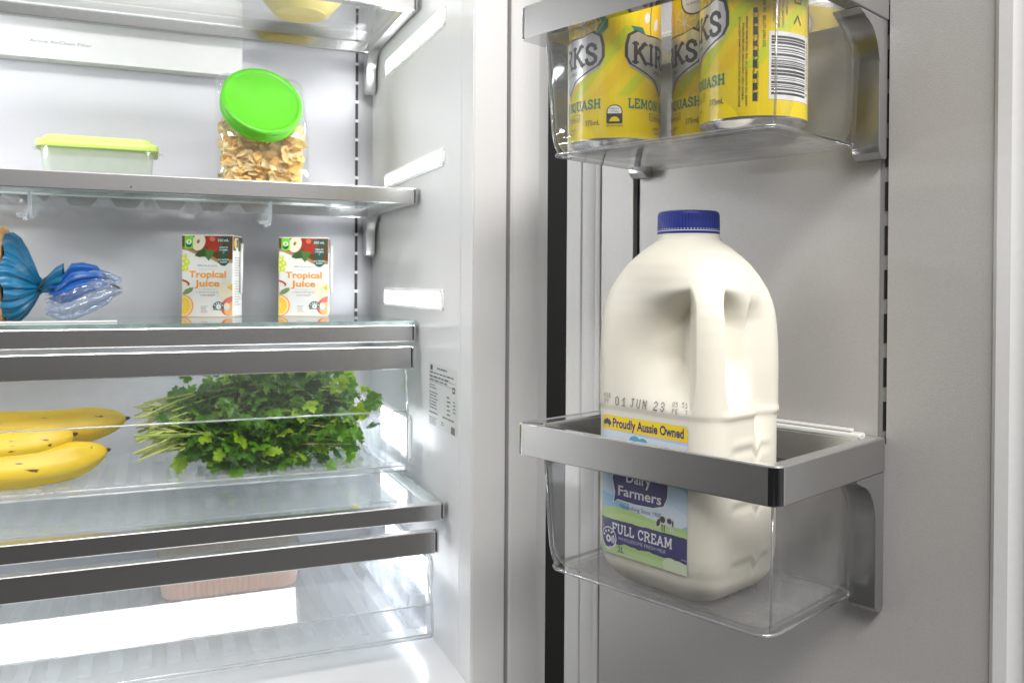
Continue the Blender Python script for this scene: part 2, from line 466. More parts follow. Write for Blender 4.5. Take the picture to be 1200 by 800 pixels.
# side lamps: three on each wall
def lamp(side, z0, z1, y0=.8606, y1=1.1105, dm=None):
    x = XW if side > 0 else XL
    sg = -1 if side > 0 else 1
    b = nb()
    box(b, *[tuple(q) for q in zip(*(sorted((x + sg * .0002, x + sg * .0010)), (y0 + .002, y1 - .002), (z0 + .002, z1 - .002)))])
    f = obj('light_panel', b, mat('lamp_backplate', (.22, .23, .25), .4), fridge)
    def sect(i): return [(y0 + .005, z0), (y1 - .002, z0), (y1, z0 + .002), (y1, z1 - .002), (y1 - .002, z1), (y0 + .005, z1), (y0, z1 - .005), (y0, z0 + .005)] if i == 0 else [(y0 + .0095, z0 + .0030), (y1 - .0038, z0 + .0030), (y1 - .0036, z0 + .0032), (y1 - .0036, z1 - .0032), (y1 - .0038, z1 - .0030), (y0 + .0095, z1 - .0030), (y0 + .0085, z1 - .0042), (y0 + .0085, z0 + .0042)]
    P = lambda i, h: [(x + sg * h, q[0], q[1]) for q in sect(i)]
    b = nb(); loft(b, [P(0, .0003), P(0, .0020), P(1, .0026), P(1, .0003)], False, False)
    obj('frame', b, LAMPF, f)
    b = nb(); xa, xb = sorted((x + sg * .0012, x + sg * .0022))
    box(b, (xa, y0 + .0110, z0 + .0052), (xb, y1 - .0062, z1 - .0052), .0004)
    obj('diffuser', b, dm or LAMP, f)
for sd in (1, -1):
    if sd > 0: lamp(sd, -.212, -.158, .985, 1.13, LAMPLOW); lamp(sd, -.352, -.300, .90, 1.10, LAMPLOW)
    else: lamp(sd, -.215, -.125, .84, 1.16, LAMPDIM); lamp(sd, -.36, -.28, .82, 1.14, LAMPDIM)
    for a, c in ((.2691, .2919), (.1228, .1425), (-.0297, -.0062)): lamp(sd, a, c, dm=None if sd > 0 else LAMPFAR)
# rating label on the side wall
d = Decal()
d.rect(0, 0, .097, .068, mat('label_film', (.80, .81, .82), .25), 0)
d.rect(.006, .0605, .014, .066, INK, 1)
d.lines(.03, .0615, .05, .004, 1, INK, 1, 3)
for k, (u, v, ww, hh, n) in enumerate(((.003, .048, .088, .012, 3), (.003, .040, .03, .006, 2), (.003, .018, .030, .020, 6), (.064, .017, .012, .022, 5), (.084, .022, .008, .014, 4), (.003, .0125, .034, .004, 1), (.05, .0125, .04, .004, 1), (.003, .001, .036, .009, 4), (.045, .0045, .014, .005, 2))):
    d.lines(u, v, ww, hh, n, INK, 1, k, .38)
d.rect(.004, .0475, .092, .0479, INK, 1); d.rect(.004, .0525, .092, .0529, INK, 1)
d.rect(.082, .043, .090, .049, INK, 1); d.rect(.084, .0445, .088, .0475, mat('label_film', (.8, .8, .8)), 2)
for k in range(9): d.rect(.078 + .0014 * k, .001, .0786 + .0014 * k + (.0004 if k % 3 else 0), .0085, INK, 1)
d.build('rating_label', lambda u, v, l: Vector((XW - .0003 - l, .914 - u, -.0873 - .068 + v)), fridge, step=None, local=False)

# ------------------------------------------------------------------ the open door (part of the fridge)
DF = FR.inverted() @ DR                                      # door frame seen from the fridge frame
def doorpart(name, bm, mats, parent, **k):
    bmesh.ops.transform(bm, matrix=DF, verts=bm.verts)
    return obj(name, bm, mats, parent, **k)
b = nb()
ZT, ZB = .55, -.60
box(b, (-.045, .0105, ZB), (.42, .07, ZT), .003)
ZRAIL = -.108
prism(b, [(.0011, ZB), (.3200, ZB), (.3200, ZT), (.2545, ZT), (.2545, ZRAIL), (.2482, ZRAIL), (.2482, ZT), (.0437, ZT), (.0437, ZRAIL), (.0363, ZRAIL), (.0363, ZT), (.0011, ZT)], 'y', 0, .0104)
door = doorpart('door', b, DOORG, fridge)
b = nb()
prism(b, [(-.0405, .0103), (-.0405, .0), (-.039, -.0015), (-.0225, -.0015), (-.0214, -.0005), (-.0214, .0103)], 'z', ZB, ZT)
prism(b, [(-.0211, .0103), (-.0211, -.0003), (-.0200, -.0015), (-.006, -.0022), (-.0045, -.0016), (-.002, -.0020), (.0004, -.0012), (.0008, .0103)], 'z', ZB, ZT)
doorpart('gasket', b, GASK, door, smooth=True, autosmooth=30)
b = nb()
prism(b, [(.3204, .0103), (.3204, -.0015), (.323, -.004), (.331, -.0045), (.336, -.002), (.339, -.002), (.342, -.005), (.352, -.005), (.356, 0), (.42, .001), (.42, .0103)], 'z', ZB, ZT)
doorpart('gasket', b, mat('gasket_white', (.80, .80, .795), .4, noise=.02, nscale=200), door, smooth=True, autosmooth=30)
RAILG = mat('door_rail_grey', (.34, .335, .33), .4, metal=.3)
b = nb(); box(b, (.2484, .0022, ZRAIL), (.2543, .0103, ZT))
for k in range(-5, 18):
    zz = .0511 + .03005 * k
    box(b, (.2516, .0014, zz), (.2542, .0021, zz + .0199), mi=1)
doorpart('slotted_rail', b, [RAILG, BLACK], door)
b = nb(); box(b, (.0365, .0060, ZRAIL), (.0435, .0103, ZT))
doorpart('slotted_rail', b, mat('rail_dark', (.03, .03, .034), .5), door)  # hinge-side rail coloured near black for the shade it sits in

# panel beside the fridge
t = root('side_panel', 'plain pale filler panel beside the fridge, left of the black door gap', 'panel', FR, (.341, .86, -.62))
b = nb()
prism(b, [(.3192, .776), (.3218, .7745), (.3488, .7745), (.3634, .785), (.3634, .94), (.3192, .94)], 'z', -.62, .62)
obj('board', b, FRAMEW, t)

# ------------------------------------------------------------------ glass shelves
def shelf(label, zt, yf, xe, barh, back=True, brackets=True, thick=.012, over=False, pane=None):
    t = root('glass_shelf', label, 'shelf', FR, (0, 1.07, zt - barh), group='glass shelves with metal front bars')
    x0 = -.380
    b = nb(); box(b, (x0, yf, zt - barh), (xe - .0042, yf + thick, zt), .0009)
    bar = obj('front_bar', b, STEEL, t)
    b = nb(); box(b, (xe - .0038, yf + .0003, zt - barh + .0002), (xe, yf + thick, zt - .0002), .0012)
    obj('end_cap', b, POLISH, t)
    if zt > .1 and zt < .2:
        b = nb(); lathe(b, [(.0008, 0), (.0008, .0006), (.0002, .0006)], 12); bmesh.ops.transform(b, matrix=Matrix.Translation((-.0235, yf - .0006, zt - .0128)) @ Matrix.Rotation(-PI / 2, 4, 'X'), verts=b.verts)
        obj('screw', b, INK, bar)
    g0, g1 = zt - .0062, zt - .0012
    if over: g0, g1 = zt + .0002, zt + .0046
    b = nb(); box(b, (x0, yf + (.0012 if over else thick + .0003), g0), (xe - .002, 1.178, g1), mi=0)
    for f in b.faces:
        if abs(f.normal.z) < .5: f.material_index = 1
    obj('glass_pane', b, [pane or GLASS, GEDGE], t)
    if back:
        b = nb(); box(b, (x0, 1.148, g0 - .0145), (xe - .013, 1.157, g0 - .0005), .001)
        obj('back_bar', b, POLISH, t)
    for sgn in (1, -1):
        xo = xe - .0005 if sgn > 0 else x0 + .0005
        xi = xo - sgn * .0125
        xa, xb = min(xo, xi), max(xo, xi)
        b = nb()
        if brackets:
            pts = [(yf + thick + .0006, g0 - .0005), (1.1775, g0 - .0005), (1.1775, g0 - .062), (1.171, g0 - .066), (1.160, g0 - .064), (1.1575, g0 - .058), (1.1575, g0 - .034)]
            for k in range(1, 7):
                a = R(90 * k / 6); pts.append((1.1575 - .022 * (1 - math.cos(a)), g0 - .034 + .022 * math.sin(a)))
            pts += [(1.11, g0 - .0115), (yf + thick + .0006, g0 - .0115)]
        else:
            pts = [(yf + thick + .0006, g0 - .0005), (1.1775, g0 - .0005), (1.1775, g0 - .0115), (yf + thick + .0006, g0 - .0115)]
        prism(b, pts, 'x', xa, xb, bev=.0012)
        obj('side_arm', b, ARM, t, True, autosmooth=35)
    return t
shelf('topmost glass shelf, under the yellow bowl and over the air filter cover', .3303, .953, .277, .0185)
shelf('glass shelf carrying the green lidded cereal jar and lime lidded container', .108, .951, .277, .0177)
shelf('glass shelf carrying the two juice cartons and the blue bread bag', -.0481, .9555, .277, .0193, back=False, brackets=False, over=True)
shelf('lowest glass shelf, bare, between the parsley drawer and the bottom drawer', -.2268, .8445, .277, .0172, back=False, brackets=False, pane=clear('cloudy_glass', (.97, .985, .985), 1.45, haze=.14, hazecol=(.86, .93, .94), mottle=.12))  # haze: milky tint, also standing in for the pane's bright reflections

# clear tray slung under the second shelf
t = root('under_shelf_tray', 'clear ridged plastic tray slung under the cereal jar shelf', 'tray', FR, (0, 1.05, .064))
b = nb()
xs = []; x = -.40; up = True
prof = []
while x < .118:
    prof += [(x, .0855), (x + .012, .0855), (x + .018, .0765), (x + .036, .0765)]; x += .043
prof = [p for p in prof if p[0] < .114] + [(.116, .0855)]
lo = [(p[0], p[1] - .0018) for p in reversed(prof)]
prism(b, prof + lo, 'y', .985, 1.15, mi=0)
obj('ridged_floor', b, DRAW, t)
b = nb(); box(b, (-.40, .968, .0745), (.118, .9715, .0885), .0008)
obj('front_lip', b, DRAW, t)
for xx in (-.118, .114):
    b = nb(); pts = [(.972, .088), (1.15, .088), (1.15, .076), (1.03, .074), (1.0, .0635), (.985, .0625), (.975, .067)]
    prism(b, pts, 'x', xx, xx + .0035, bev=.0007)
    obj('runner', b, DREDGE, t)
    b = nb(); box(b, (xx - .010, .974, .0635), (xx - .0005, .984, .0675), .0012); box(b, (xx - .004, .975, .060), (xx - .0005, .983, .0634), .001)
    obj('clip', b, DREDGE, t)

# ------------------------------------------------------------------ drawers
def drawer(label, zt, zb, yh, xe, front, floorz, yb, xs):
    """front: profile (y, z) of the clear front from under the handle to the floor"""
    t = root('crisper_drawer', label, 'drawer', FR, (0, 1.03, floorz), group='clear drawers with metal handles')
    x0 = -.375
    b = nb(); box(b, (x0, yh, zb), (xe - .0042, yh + .011, zt), .0009)
    obj('handle_bar', b, STEEL, t)
    b = nb(); box(b, (xe - .0038, yh + .0002, zb + .0002), (xe, yh + .011, zt - .0002), .0014)
    obj('end_cap', b, POLISH, t)
    th = .0025
    n = len(front)
    b = nb()
    inner = [(y + th, z + (th if i == n - 1 else 0)) for i, (y, z) in enumerate(front)]
    prism(b, front + inner[::-1], 'x', x0 + .012, xs, mi=0)
    obj('clear_front', b, clear('drawer_front_clear', (.99, .992, .995), 1.36, haze=.012), t)
    # pale rods added as highlights on the moulded creases and right edge
    b = nb()
    for i in range(1, n):
        tube(b, [(x0 + .012, front[i][0] + .001, front[i][1]), (xs, front[i][0] + .001, front[i][1])], .0011, 6)
    obj('crease_highlight', b, DREDGE, t, True)
    b = nb()
    tube(b, [(xs - .0005, y + .001, z) for y, z in front], .0016, 6)
    obj('edge_highlight', b, DREDGE, t, True)
    b = nb(); box(b, (x0 + .012, front[-1][0] + .004, floorz), (xs, yb, floorz + th))
    k = 0
    x = xs - .022
    while x > x0 + .03:
        box(b, (x, front[-1][0] + .022, floorz + th + .0002), (x + .0125, yb - .01, floorz + th + .0022), .0009)
        x -= .0255
    obj('ribbed_floor', b, clear('drawer_floor', (.98, .985, .99), 1.25, haze=.20, hazecol=(.93, .945, .96), mottle=.10), t)
    b = nb()
    prism(b, [front[0], (yb, front[0][1]), (yb, floorz), (front[-1][0], floorz)] + front[1:-1][::-1], 'x', xs - th, xs)
    obj('side_wall', b, DRAW, t)
    b = nb()
    box(b, (x0 + .012, yb, floorz), (xs, yb + th, zt - .01))
    obj('back_wall', b, DRAW, t)
    b = nb()
    box(b, (xs - .021, front[-1][0] + .010, floorz + .006), (xs - .004, yb - .06, floorz + .044), .003)
    obj('roller_housing', b, clear('roller_white', (.9, .92, .95), 1.45, haze=.45, hazecol=(.9, .92, .95)), t)
    return t
drawer('upper clear drawer holding the parsley and bananas', -.0717, -.0974, .9442, .272, [(.9450, -.0974), (.936, -.1438), (.938, -.2055), (.9395, -.2112)], -.2112, 1.15, .2622)
low = drawer('bottom clear drawer holding the pink ribbed tray', -.2519, -.2750, .836, .268, [(.8745, -.275), (.8400, -.3280), (.8355, -.3565), (.8375, -.3605)], -.3605, 1.12, .2622)

# ================================================================== DOOR BINS
def make_bin(label, zt, zbot):
    """zt: top of the metal rim, zbot: underside of the clear bucket (door frame heights)"""
    t = root('door_bin', label, 'door bin', DR, (.147, -.07, zbot), group='clear door bins with metal rims')
    X0, X1, Y0 = .0411, .2543, -.1449
    h = .0234
    zl = zt - h
    outer = rrect(X0, X1, Y0, -.0008, (.0008, .0008, .007, .007), 8)
    inner = rrect(X0 + .0165, X1 - .0105, Y0 + .0075, -.012, (.004, .004, .010, .010), 8)
    def ring(pts, z): return [(x, y, z) for x, y in pts]
    def off(a, bq, k): return [(p[0] + (q[0] - p[0]) * k, p[1] + (q[1] - p[1]) * k) for p, q in zip(a, bq)]
    b = nb()
    rings = [ring(off(outer, inner, .05), zl), ring(outer, zl + .0007), ring(outer, zt - .0009), ring(off(outer, inner, .07), zt)]
    loft(b, rings, False, False, 0)
    b2 = [ring(off(outer, inner, .07), zt), ring(off(outer, inner, .16), zt + .0002), ring(off(outer, inner, .22), zt - .0004), ring(off(outer, inner, .92), zt - .0004), ring(inner, zt - .0012), ring(inner, zl), ring(off(outer, inner, .05), zl)]
    loft(b, b2, False, False, 1)
    bmesh.ops.remove_doubles(b, verts=b.verts, dist=1e-6)
    for f in b.faces:
        c = f.calc_center_median()
        if f.material_index == 0 and c.y < Y0 + .0069 and (c.x > X1 - .0069 or c.x < X0 + .0069): f.material_index = 2
    rim = obj('rim', b, [SATIN, CHROME, mat('rim_corner_polished', (.55, .55, .56), .10, metal=1)], t, True, autosmooth=28)
    # legs that hook on the door
    for xa, xb in ((X0 + .0006, X0 + .017), (X1 - .0195, X1 - .0004)):
        dl = .004 if xa < .1 else 0
        pts = [(-.0010, zl - .0002), (-.0010, zl - .0925 + dl), (-.0026, zl - .0945 + dl), (-.0095, zl - .0945 + dl), (-.0138, zl - .0905 + dl), (-.0146, zl - .0860 + dl), (-.0146, zl - .030)]
        r0 = .026
        for k in range(1, 9):
            a = R(90 * k / 8); pts.append((-.0146 - r0 * (1 - math.cos(a)), zl - .030 + r0 * math.sin(a) * 1.02))
        pts += [(-.0450, zl - .0002)]
        b = nb(); prism(b, pts, 'x', xa, xb, bev=.0009)
        obj('bracket', b, mat('bracket_alloy', (.46, .46, .465), .30, metal=.92, noise=.05, nscale=900), t, True, autosmooth=30)
    # clear bucket
    zb = zbot
    def oring(f, z, ins=0, rr=.013):
        k = 1 - f
        return [(x, y, z) for x, y in rrect(.0575 + .0065 * k + ins, .2470 - .003 * k - ins, -.1400 + .004 * k + ins, -.0170 - ins - .003 * k, max(.002, rr - ins * .5), 8)]
    b = nb()
    O = [oring(1, zt - .0016), oring(1, zl), oring(.35, zb + .018), oring(.1, zb + .009), oring(0, zb + .0035, .0015), oring(0, zb + .0008, .0045), oring(0, zb, .009)]
    I = [oring(0, zb + .0030, .0095), oring(0, zb + .0038, .006), oring(.1, zb + .010, .0026), oring(.35, zb + .018, .0024), oring(1, zl, .0024), oring(1, zt - .0016, .0024)]
    vr = loft(b, O, False, True, 0)
    vr2 = loft(b, I, True, False, 0)
    b.faces.ensure_lookup_table()
    for f in b.faces:
        if len(f.verts) > 4: f.material_index = 2
    for i in range(len(vr[0])):
        j = (i + 1) % len(vr[0])
        f = b.faces.new((vr[0][i], vr[0][j], vr2[-1][j], vr2[-1][i])); f.material_index = 1
    bk = obj('bucket', b, [BIN, BINEDGE, BINFLOOR], t, True, autosmooth=50)
    # added rods standing in for highlights on the bucket's foot and corner edges
    b = nb()
    e = oring(0, zb + .0022, .0008)
    tube(b, e + [e[0]], .0012, 6)
    for i0 in (20, 32):
        tube(b, [oring(1, zl, .0004)[i0], oring(.35, zb + .018, .0004)[i0], oring(.1, zb + .009, .0006)[i0], oring(0, zb + .0035, .002)[i0]], .0009, 6)
    obj('edge_highlight', b, BINEDGE, bk, True)
    # back ledge behind the rim
    b = nb(); box(b, (X0 + .019, -.0118, zl + .004), (X1 - .013, -.0012, zt + .0016), .0015)
    box(b, (X0 + .022, -.0095, zt + .0018), (X1 - .020, -.0040, zt + .0040), .001)
    obj('back_ledge', b, mat('ledge_plastic', (.74, .735, .70), .18), t)
    return t
make_bin('lower door bin, clear with a grey metal rim, holding the milk bottle', -.1030, -.2085)
make_bin('upper door bin, clear with a grey metal rim, holding the yellow cans', .2034, .0912)

# ================================================================== MILK BOTTLE
MZ = -.2050
milk = root('milk_bottle', 'two litre plastic bottle of full cream milk with blue cap', 'milk bottle', DR, (.154, -.089, MZ), R(-2.5))
HW, HD, RC = .0525, .0435, .019
def lerp(tab, z):
    for (a, p), (c, q) in zip(tab, tab[1:]):
        if z <= c:
            k = (z - a) / (c - a) if c > a else 0
            k = max(0, min(1, k)); return p + (q - p) * k
    return tab[-1][1]
def sm(a, b_, x):
    if a == b_: return 0 if x < a else 1
    k = max(0, min(1, (x - a) / (b_ - a))); return k * k * (3 - 2 * k)
# heights measured from the base; fraction of the full half-width
SIL = [(0, .0398), (.0025, .0458), (.006, .0506), (.011, .0549), (.017, .0579), (.024, .0597), (.03, .0603), (.150, .0603), (.1645, .0600), (.1760, .0593), (.1856, .0582), (.1940, .0562), (.2020, .0530), (.2105, .0480), (.2188, .0418), (.2250, .0352), (.2306, .0283), (.2335, .0240), (.2355, .0212), (.2430, .0210)]
def profile(N=420):
    """perimeter of the rounded rectangle, starting on the near (front right) corner, running right side, back, left, front"""
    pts = []
    segs = []
    cx, cyy = HW - RC, HD - RC
    # arc centres; angle 0 = +x ; front is -y
    arcL = RC * PI / 2
    per = [('arc', (cx, -cyy), -45, 0), ('line', (HW, -cyy), (HW, cyy)), ('arc', (cx, cyy), 0, 90), ('line', (cx, HD), (-cx, HD)), ('arc', (-cx, cyy), 90, 180), ('line', (-HW, cyy), (-HW, -cyy)), ('arc', (-cx, -cyy), 180, 270), ('line', (-cx, -HD), (cx, -HD)), ('arc', (cx, -cyy), 270, 315)]
    L = []
    for s in per:
        L.append(RC * R(s[3] - s[2]) if s[0] == 'arc' else (Vector(s[2]) - Vector(s[1])).length)
    T = sum(L)
    out = []
    for i in range(N):
        # denser near the handle corner
        q = i / N
        q = q - .09 * math.sin(2 * PI * q)
        a = q * T
        acc = 0
        for s, l in zip(per, L):
            if a <= acc + l + 1e-12:
                k = (a - acc) / l
                if s[0] == 'arc':
                    an = R(s[2] + (s[3] - s[2]) * k); p = (s[1][0] + RC * math.cos(an), s[1][1] + RC * math.sin(an))
                else:
                    p = (s[1][0] + (s[2][0] - s[1][0]) * k, s[1][1] + (s[2][1] - s[1][1]) * k)
                break
            acc += l
        out.append((p, a if a < T / 2 else a - T))
    return out
PROF = profile()
def milk_r(p, a, z):
    """point of the bottle skin"""
    h_ = lerp(SIL, z)
    x, y = p
    # towards the neck the outline turns round
    rr = math.hypot(x, y)
    k = sm(.190, .2345, z)
    f = h_ / (.0603 * (1 - k) + .0545 * k)
    tx, ty = x * f, y * f
    cr = .0545 * f
    tx = tx * (1 - k) + x / rr * cr * k; ty = ty * (1 - k) + y / rr * cr * k
    dx, dy = -x / rr, -y / rr
    disp = 0
    # handle hollows both sides of the corner post
    tt = max(0, abs(a) - .0098); wz = sm(.122, .152 + .25 * tt, z) * (1 - sm(.188 - .50 * tt, .2045 - .12 * tt, z))
    hw = .0094 + .004 * sm(.190, .208, z) + .002 * (1 - sm(.125, .15, z))
    if a < 0:
        t_ = -a - hw
        if t_ > 0: disp += .0300 * sm(0, .0028, t_) * (1 - sm(.003, .074, t_)) * wz
    else:
        t_ = a - hw
        if t_ > 0:
            disp += .0215 * sm(0, .0034, t_) * (1 - sm(.004, .046, t_)) * wz
            # second hollow toward the back edge
            disp += .006 * sm(.030, .036, t_) * (1 - sm(.040, .055, t_)) * sm(.09, .13, z) * (1 - sm(.18, .20, z))
    # label panel sits a little back of the bands above and below it
    disp += .0009 * sm(.0125, .0155, z) * (1 - sm(.119, .122, z))
    disp -= .0010 * math.exp(-((z - .1215) / .0022) ** 2) * sm(.004, .014, a)
    disp -= .0009 * math.exp(-((z - .0145) / .0020) ** 2)
    # ribs of the right-hand side, with a notch near the back
    if a > .012:
        sd = sm(.014, .022, a) * (1 - sm(.055, .066, a))
        notch = .006 * max(0, 1 - abs(a - .046) / .006)
        for z0 in (.098, .062, .025):
            disp += .0008 * sd * math.exp(-((z - z0 + notch) / .0028) ** 2)
            disp -= .0006 * sd * math.exp(-((z - z0 - .005 + notch) / .0028) ** 2)
    return Vector((tx + dx * disp, ty + dy * disp, z))
zs = [0, .001, .0025, .0045, .0075, .011, .015]
z = .018
while z < .2355: zs.append(z); z += .00175
zs += [.2355, .239, .243]
b = nb()
loft(b, [[milk_r(p, a, z) for p, a in PROF] for z in zs], True, True)
body = obj('bottle', b, mat('milk_plastic', (.80, .768, .665), .46, spec=.4, sss=.22, sssr=(.005, .0038, .0024), noise=.012, nscale=25, bump=.04, bscale=60), milk, True, local=True)
# neck collar and cap
b = nb(); lathe(b, [(.0205, .2325), (.0208, .2395), (.0200, .2405), (.0200, .247)], 48)
obj('neck', b, mat('neck_translucent', (.80, .80, .76), .3, sss=.2), milk, True, local=True, autosmooth=40)
b = nb()
n = 180; rings = []
for r, zz, k in ((.0206, .2392, 0), (.0212, .2396, 0), (.0212, .2412, 0), (.0207, .2416, 0), (.0212, .2420, 0), (.0212, .2428, 1), (.0211, .2520, 1), (.0209, .2532, 1), (.0204, .2545, 0), (.0192, .2552, 0), (.008, .2555, 0)):
    rings.append([((r - (.00045 if k and i % 3 == 0 else 0)) * math.cos(2 * PI * i / n), (r - (.00045 if k and i % 3 == 0 else 0)) * math.sin(2 * PI * i / n), zz) for i in range(n)])
loft(b, rings)
obj('cap', b, mat('cap_blue', (.005, .022, .25), .42), milk, True, local=True, autosmooth=35)
# label on the front
YEL, NAVY, SKY, GRASS, WHT = ink('yellow', (.90, .66, .01)), ink('navy', (.035, .03, .16)), ink('sky', (.30, .55, .78)), ink('grass', (.44, .64, .22)), ink('white', (.84, .84, .84))
d = Decal()
LX, LZ = -.0405, .0205                                       # lower left corner
W, Hh = .0735, .0945
cl = (0, 0, W, Hh)
sky = rrect(0, W, 0, Hh, .003, 4)
d.poly(sky, SKY, 0)
d.ell(.060, .042, .022, .013, ink('cloud', (.55, .70, .85)), .5, clip=cl); d.ell(.012, .050, .02, .01, ink('cloud', (.5, .7, .85)), .5, clip=cl)
d.ell(.050, .0345, .025, .008, ink('cloudlight', (.68, .78, .88)), .6, clip=cl)
hill = [(0, 0), (W, 0), (W, .0290), (.060, .0292), (.045, .0302), (.03, .0320), (.015, .0325), (0, .0305)]
d.poly(hill, GRASS, 1, clip=cl)
d.poly([(.02, .0290), (.05, .028), (W, .0262), (W, .020), (0, .020), (0, .024)], ink('grasslight', (.52, .71, .27)), 1.2, clip=cl)
d.poly([(0, 0), (W, 0), (W, .006), (.05, .0045), (.02, .005), (0, .0035)], ink('grasslow', (.50, .68, .32)), 1.2, clip=cl)
d.ell(.066, .0035, .012, .006, ink('grasspale', (.66, .76, .52)), 1.4, clip=cl)
band = [(0, .0100)]
rn = random.Random(3)
for k in range(25): band.append((W * k / 24, .0078 + rn.uniform(-.0005, .0005) + .0006 * math.sin(k)))
for k in range(25): band.append((W * (24 - k) / 24, .0236 + rn.uniform(-.0003, .0003)))
band = band[1:]
d.poly(band, NAVY, 2, clip=cl)
d.slab('FULL CREAM', .0362, .0146, .0064, WHT, 3, weight=.20, width=.052)
d.text('WHOLESOME FRESH MILK', .0365, .0104, .0024, ink('lilac', (.55, .53, .72)), 3, width=.041)
d.text('2L', .0185, .0022, .0042, ink('darkgreen', (.02, .06, .08)), 3, bold=.012)
d.lines(.001, .0145, .0018, .006, 4, ink('lilac', (.6, .6, .7)), 3, 4)
d.lines(.069, .0090, .006, .0012, 1, ink('lilac', (.6, .6, .7)), 3, 4)
# star badge
d.ell(.0075, 0.0099, .0070, .0078, WHT, 3); d.ell(.0075, 0.0104, .0062, .0066, NAVY, 3.5)
for k in range(5):
    a = R(160 - 35 * k); d.ell(.0075 + .0045 * math.cos(a), 0.0102 + .0047 * math.sin(a), .0008, .0008, WHT, 4, 10)
d.ell(.0073, 0.0096, .0022, .0026, WHT, 4, 14); d.ell(.0073, 0.0096, .0009, .0012, NAVY, 4.5, 10); d.ell(.0112, 0.0094, .0020, .0026, ink('lilac', (.6, .6, .7)), 4, 12)
d.rect(.0025, 0.0032, .0125, 0.0046, WHT, 3.6); d.text('HEALTH STAR RATING', .0075, 0.0034, .0010, NAVY, 4, width=.009)
# cow
CB, CW = ink('cowblack', (.02, .02, .02)), ink('cowwhite', (.70, .68, .66))
cx, cyy = .0490, .0254
d.poly([(cx, cyy + .0045), (cx + .003, cyy + .0085), (cx + .007, cyy + .0092), (cx + .012, cyy + .0090), (cx + .0142, cyy + .0072), (cx + .0138, cyy + .0035), (cx + .010, cyy + .0028), (cx + .006, cyy + .0030), (cx + .0045, cyy + .0045), (cx + .002, cyy + .0010), (cx, cyy + .0010), (cx - .0008, cyy + .003)], CW, 2.6)
for lx in (.0042, .0060, .0112, .0130): d.rect(cx + lx, cyy - .001, cx + lx + .0008, cyy + .0035, CB if lx < .01 else CW, 2.7)
d.ell(cx + .005, cyy + .0066, .0022, .0022, CB, 3, 12); d.ell(cx + .0105, cyy + .0066, .0020, .0018, CB, 3, 12); d.ell(cx + .0015, cyy + .004, .0014, .0028, CB, 3, 12, rot=-20); d.ell(cx + .0132, cyy + .0055, .0007, .0022, CB, 3, 10)
# the name in a navy speech shape
nav = [(.0130, 0.0425), (.0118, 0.0355), (.0150, 0.0380), (.030, 0.0373), (.046, 0.0380), (.0545, 0.0405), (.0575, 0.0465), (.0580, 0.0545), (.055, 0.0605), (.035, 0.0635), (.015, 0.0605), (.0105, 0.0525)]
wh = [(.035 + (p[0] - .035) * 1.04, .0505 + (p[1] - .0505) * 1.06) for p in nav]
d.poly(wh, WHT, 1.8); d.poly(nav, NAVY, 2.4)
d.text('Dairy', .0335, .0510, .0074, WHT, 3, bold=.016, xs=.95); d.text('Farmers', .0343, .0412, .0068, WHT, 3, bold=.016, width=.0370)
d.text('- Nourishing Since 1900 -', .0350, .0327, .0030, NAVY, 3, width=.040)
# wavy blue above, yellow banner on top
d.poly([(0, .0800), (W, .0795), (W, .0860), (0, .0870)], ink('mauve', (.55, .58, .80)), 1.5, clip=cl)
d.poly([(0, .0790), (W, .0780), (W, .0825), (.04, .0830), (.015, .0845), (0, .0850)], ink('cloudlight', (.68, .78, .88)), 1.8, clip=cl)
d.ell(.030, .0790, .005, .0040, ink('tree', (.12, .42, .62)), 2, clip=cl); d.ell(.037, .0785, .004, .0038, ink('tree', (.1, .4, .6)), 2.1, clip=cl)
yb = rrect(0, W, .0845, Hh, (.003, .003, .0003, .0003), 4)
d.poly([p if p[1] > .09 else (p[0], p[1] + (.0005 if p[0] < .03 else 0)) for p in yb], YEL, 3)
d.text('Proudly Aussie Owned', .0405, .0869, .0062, NAVY, 4, bold=.03, width=.0600)
AU = [(0, .45), (.08, .62), (.22, .70), (.30, .84), (.42, .80), (.48, .95), (.60, .90), (.62, .74), (.70, .70), (.74, .98), (.80, .80), (.90, .60), (1, .42), (.96, .22), (.84, .06), (.72, .05), (.62, .22), (.50, .26), (.38, .22), (.26, .12), (.10, .10), (.05, .28)]
d.poly([(.0015 + p[0] * .0078, .0872 + p[1] * .0055) for p in AU], NAVY, 4); d.ell(.0072, .0868, .0005, .0005, NAVY, 4, 8)
# the skin of the front: nearest bottle surface
def front(u, v, l):
    x, z = LX + u, LZ + v
    best = None
    yy = -HD
    cx0 = HW - RC
    if x < -cx0: yy = -(HD - RC) - math.sqrt(max(0, RC * RC - (x + cx0) ** 2))
    if x > cx0: yy = -(HD - RC) - math.sqrt(max(0, RC * RC - (x - cx0) ** 2))
    disp = .0009 * sm(.0125, .0155, z) * (1 - sm(.119, .122, z))
    return Vector((x, yy + disp * .85 - .0002 - l, z))
lab = d.build('label', front, body, step=.004)
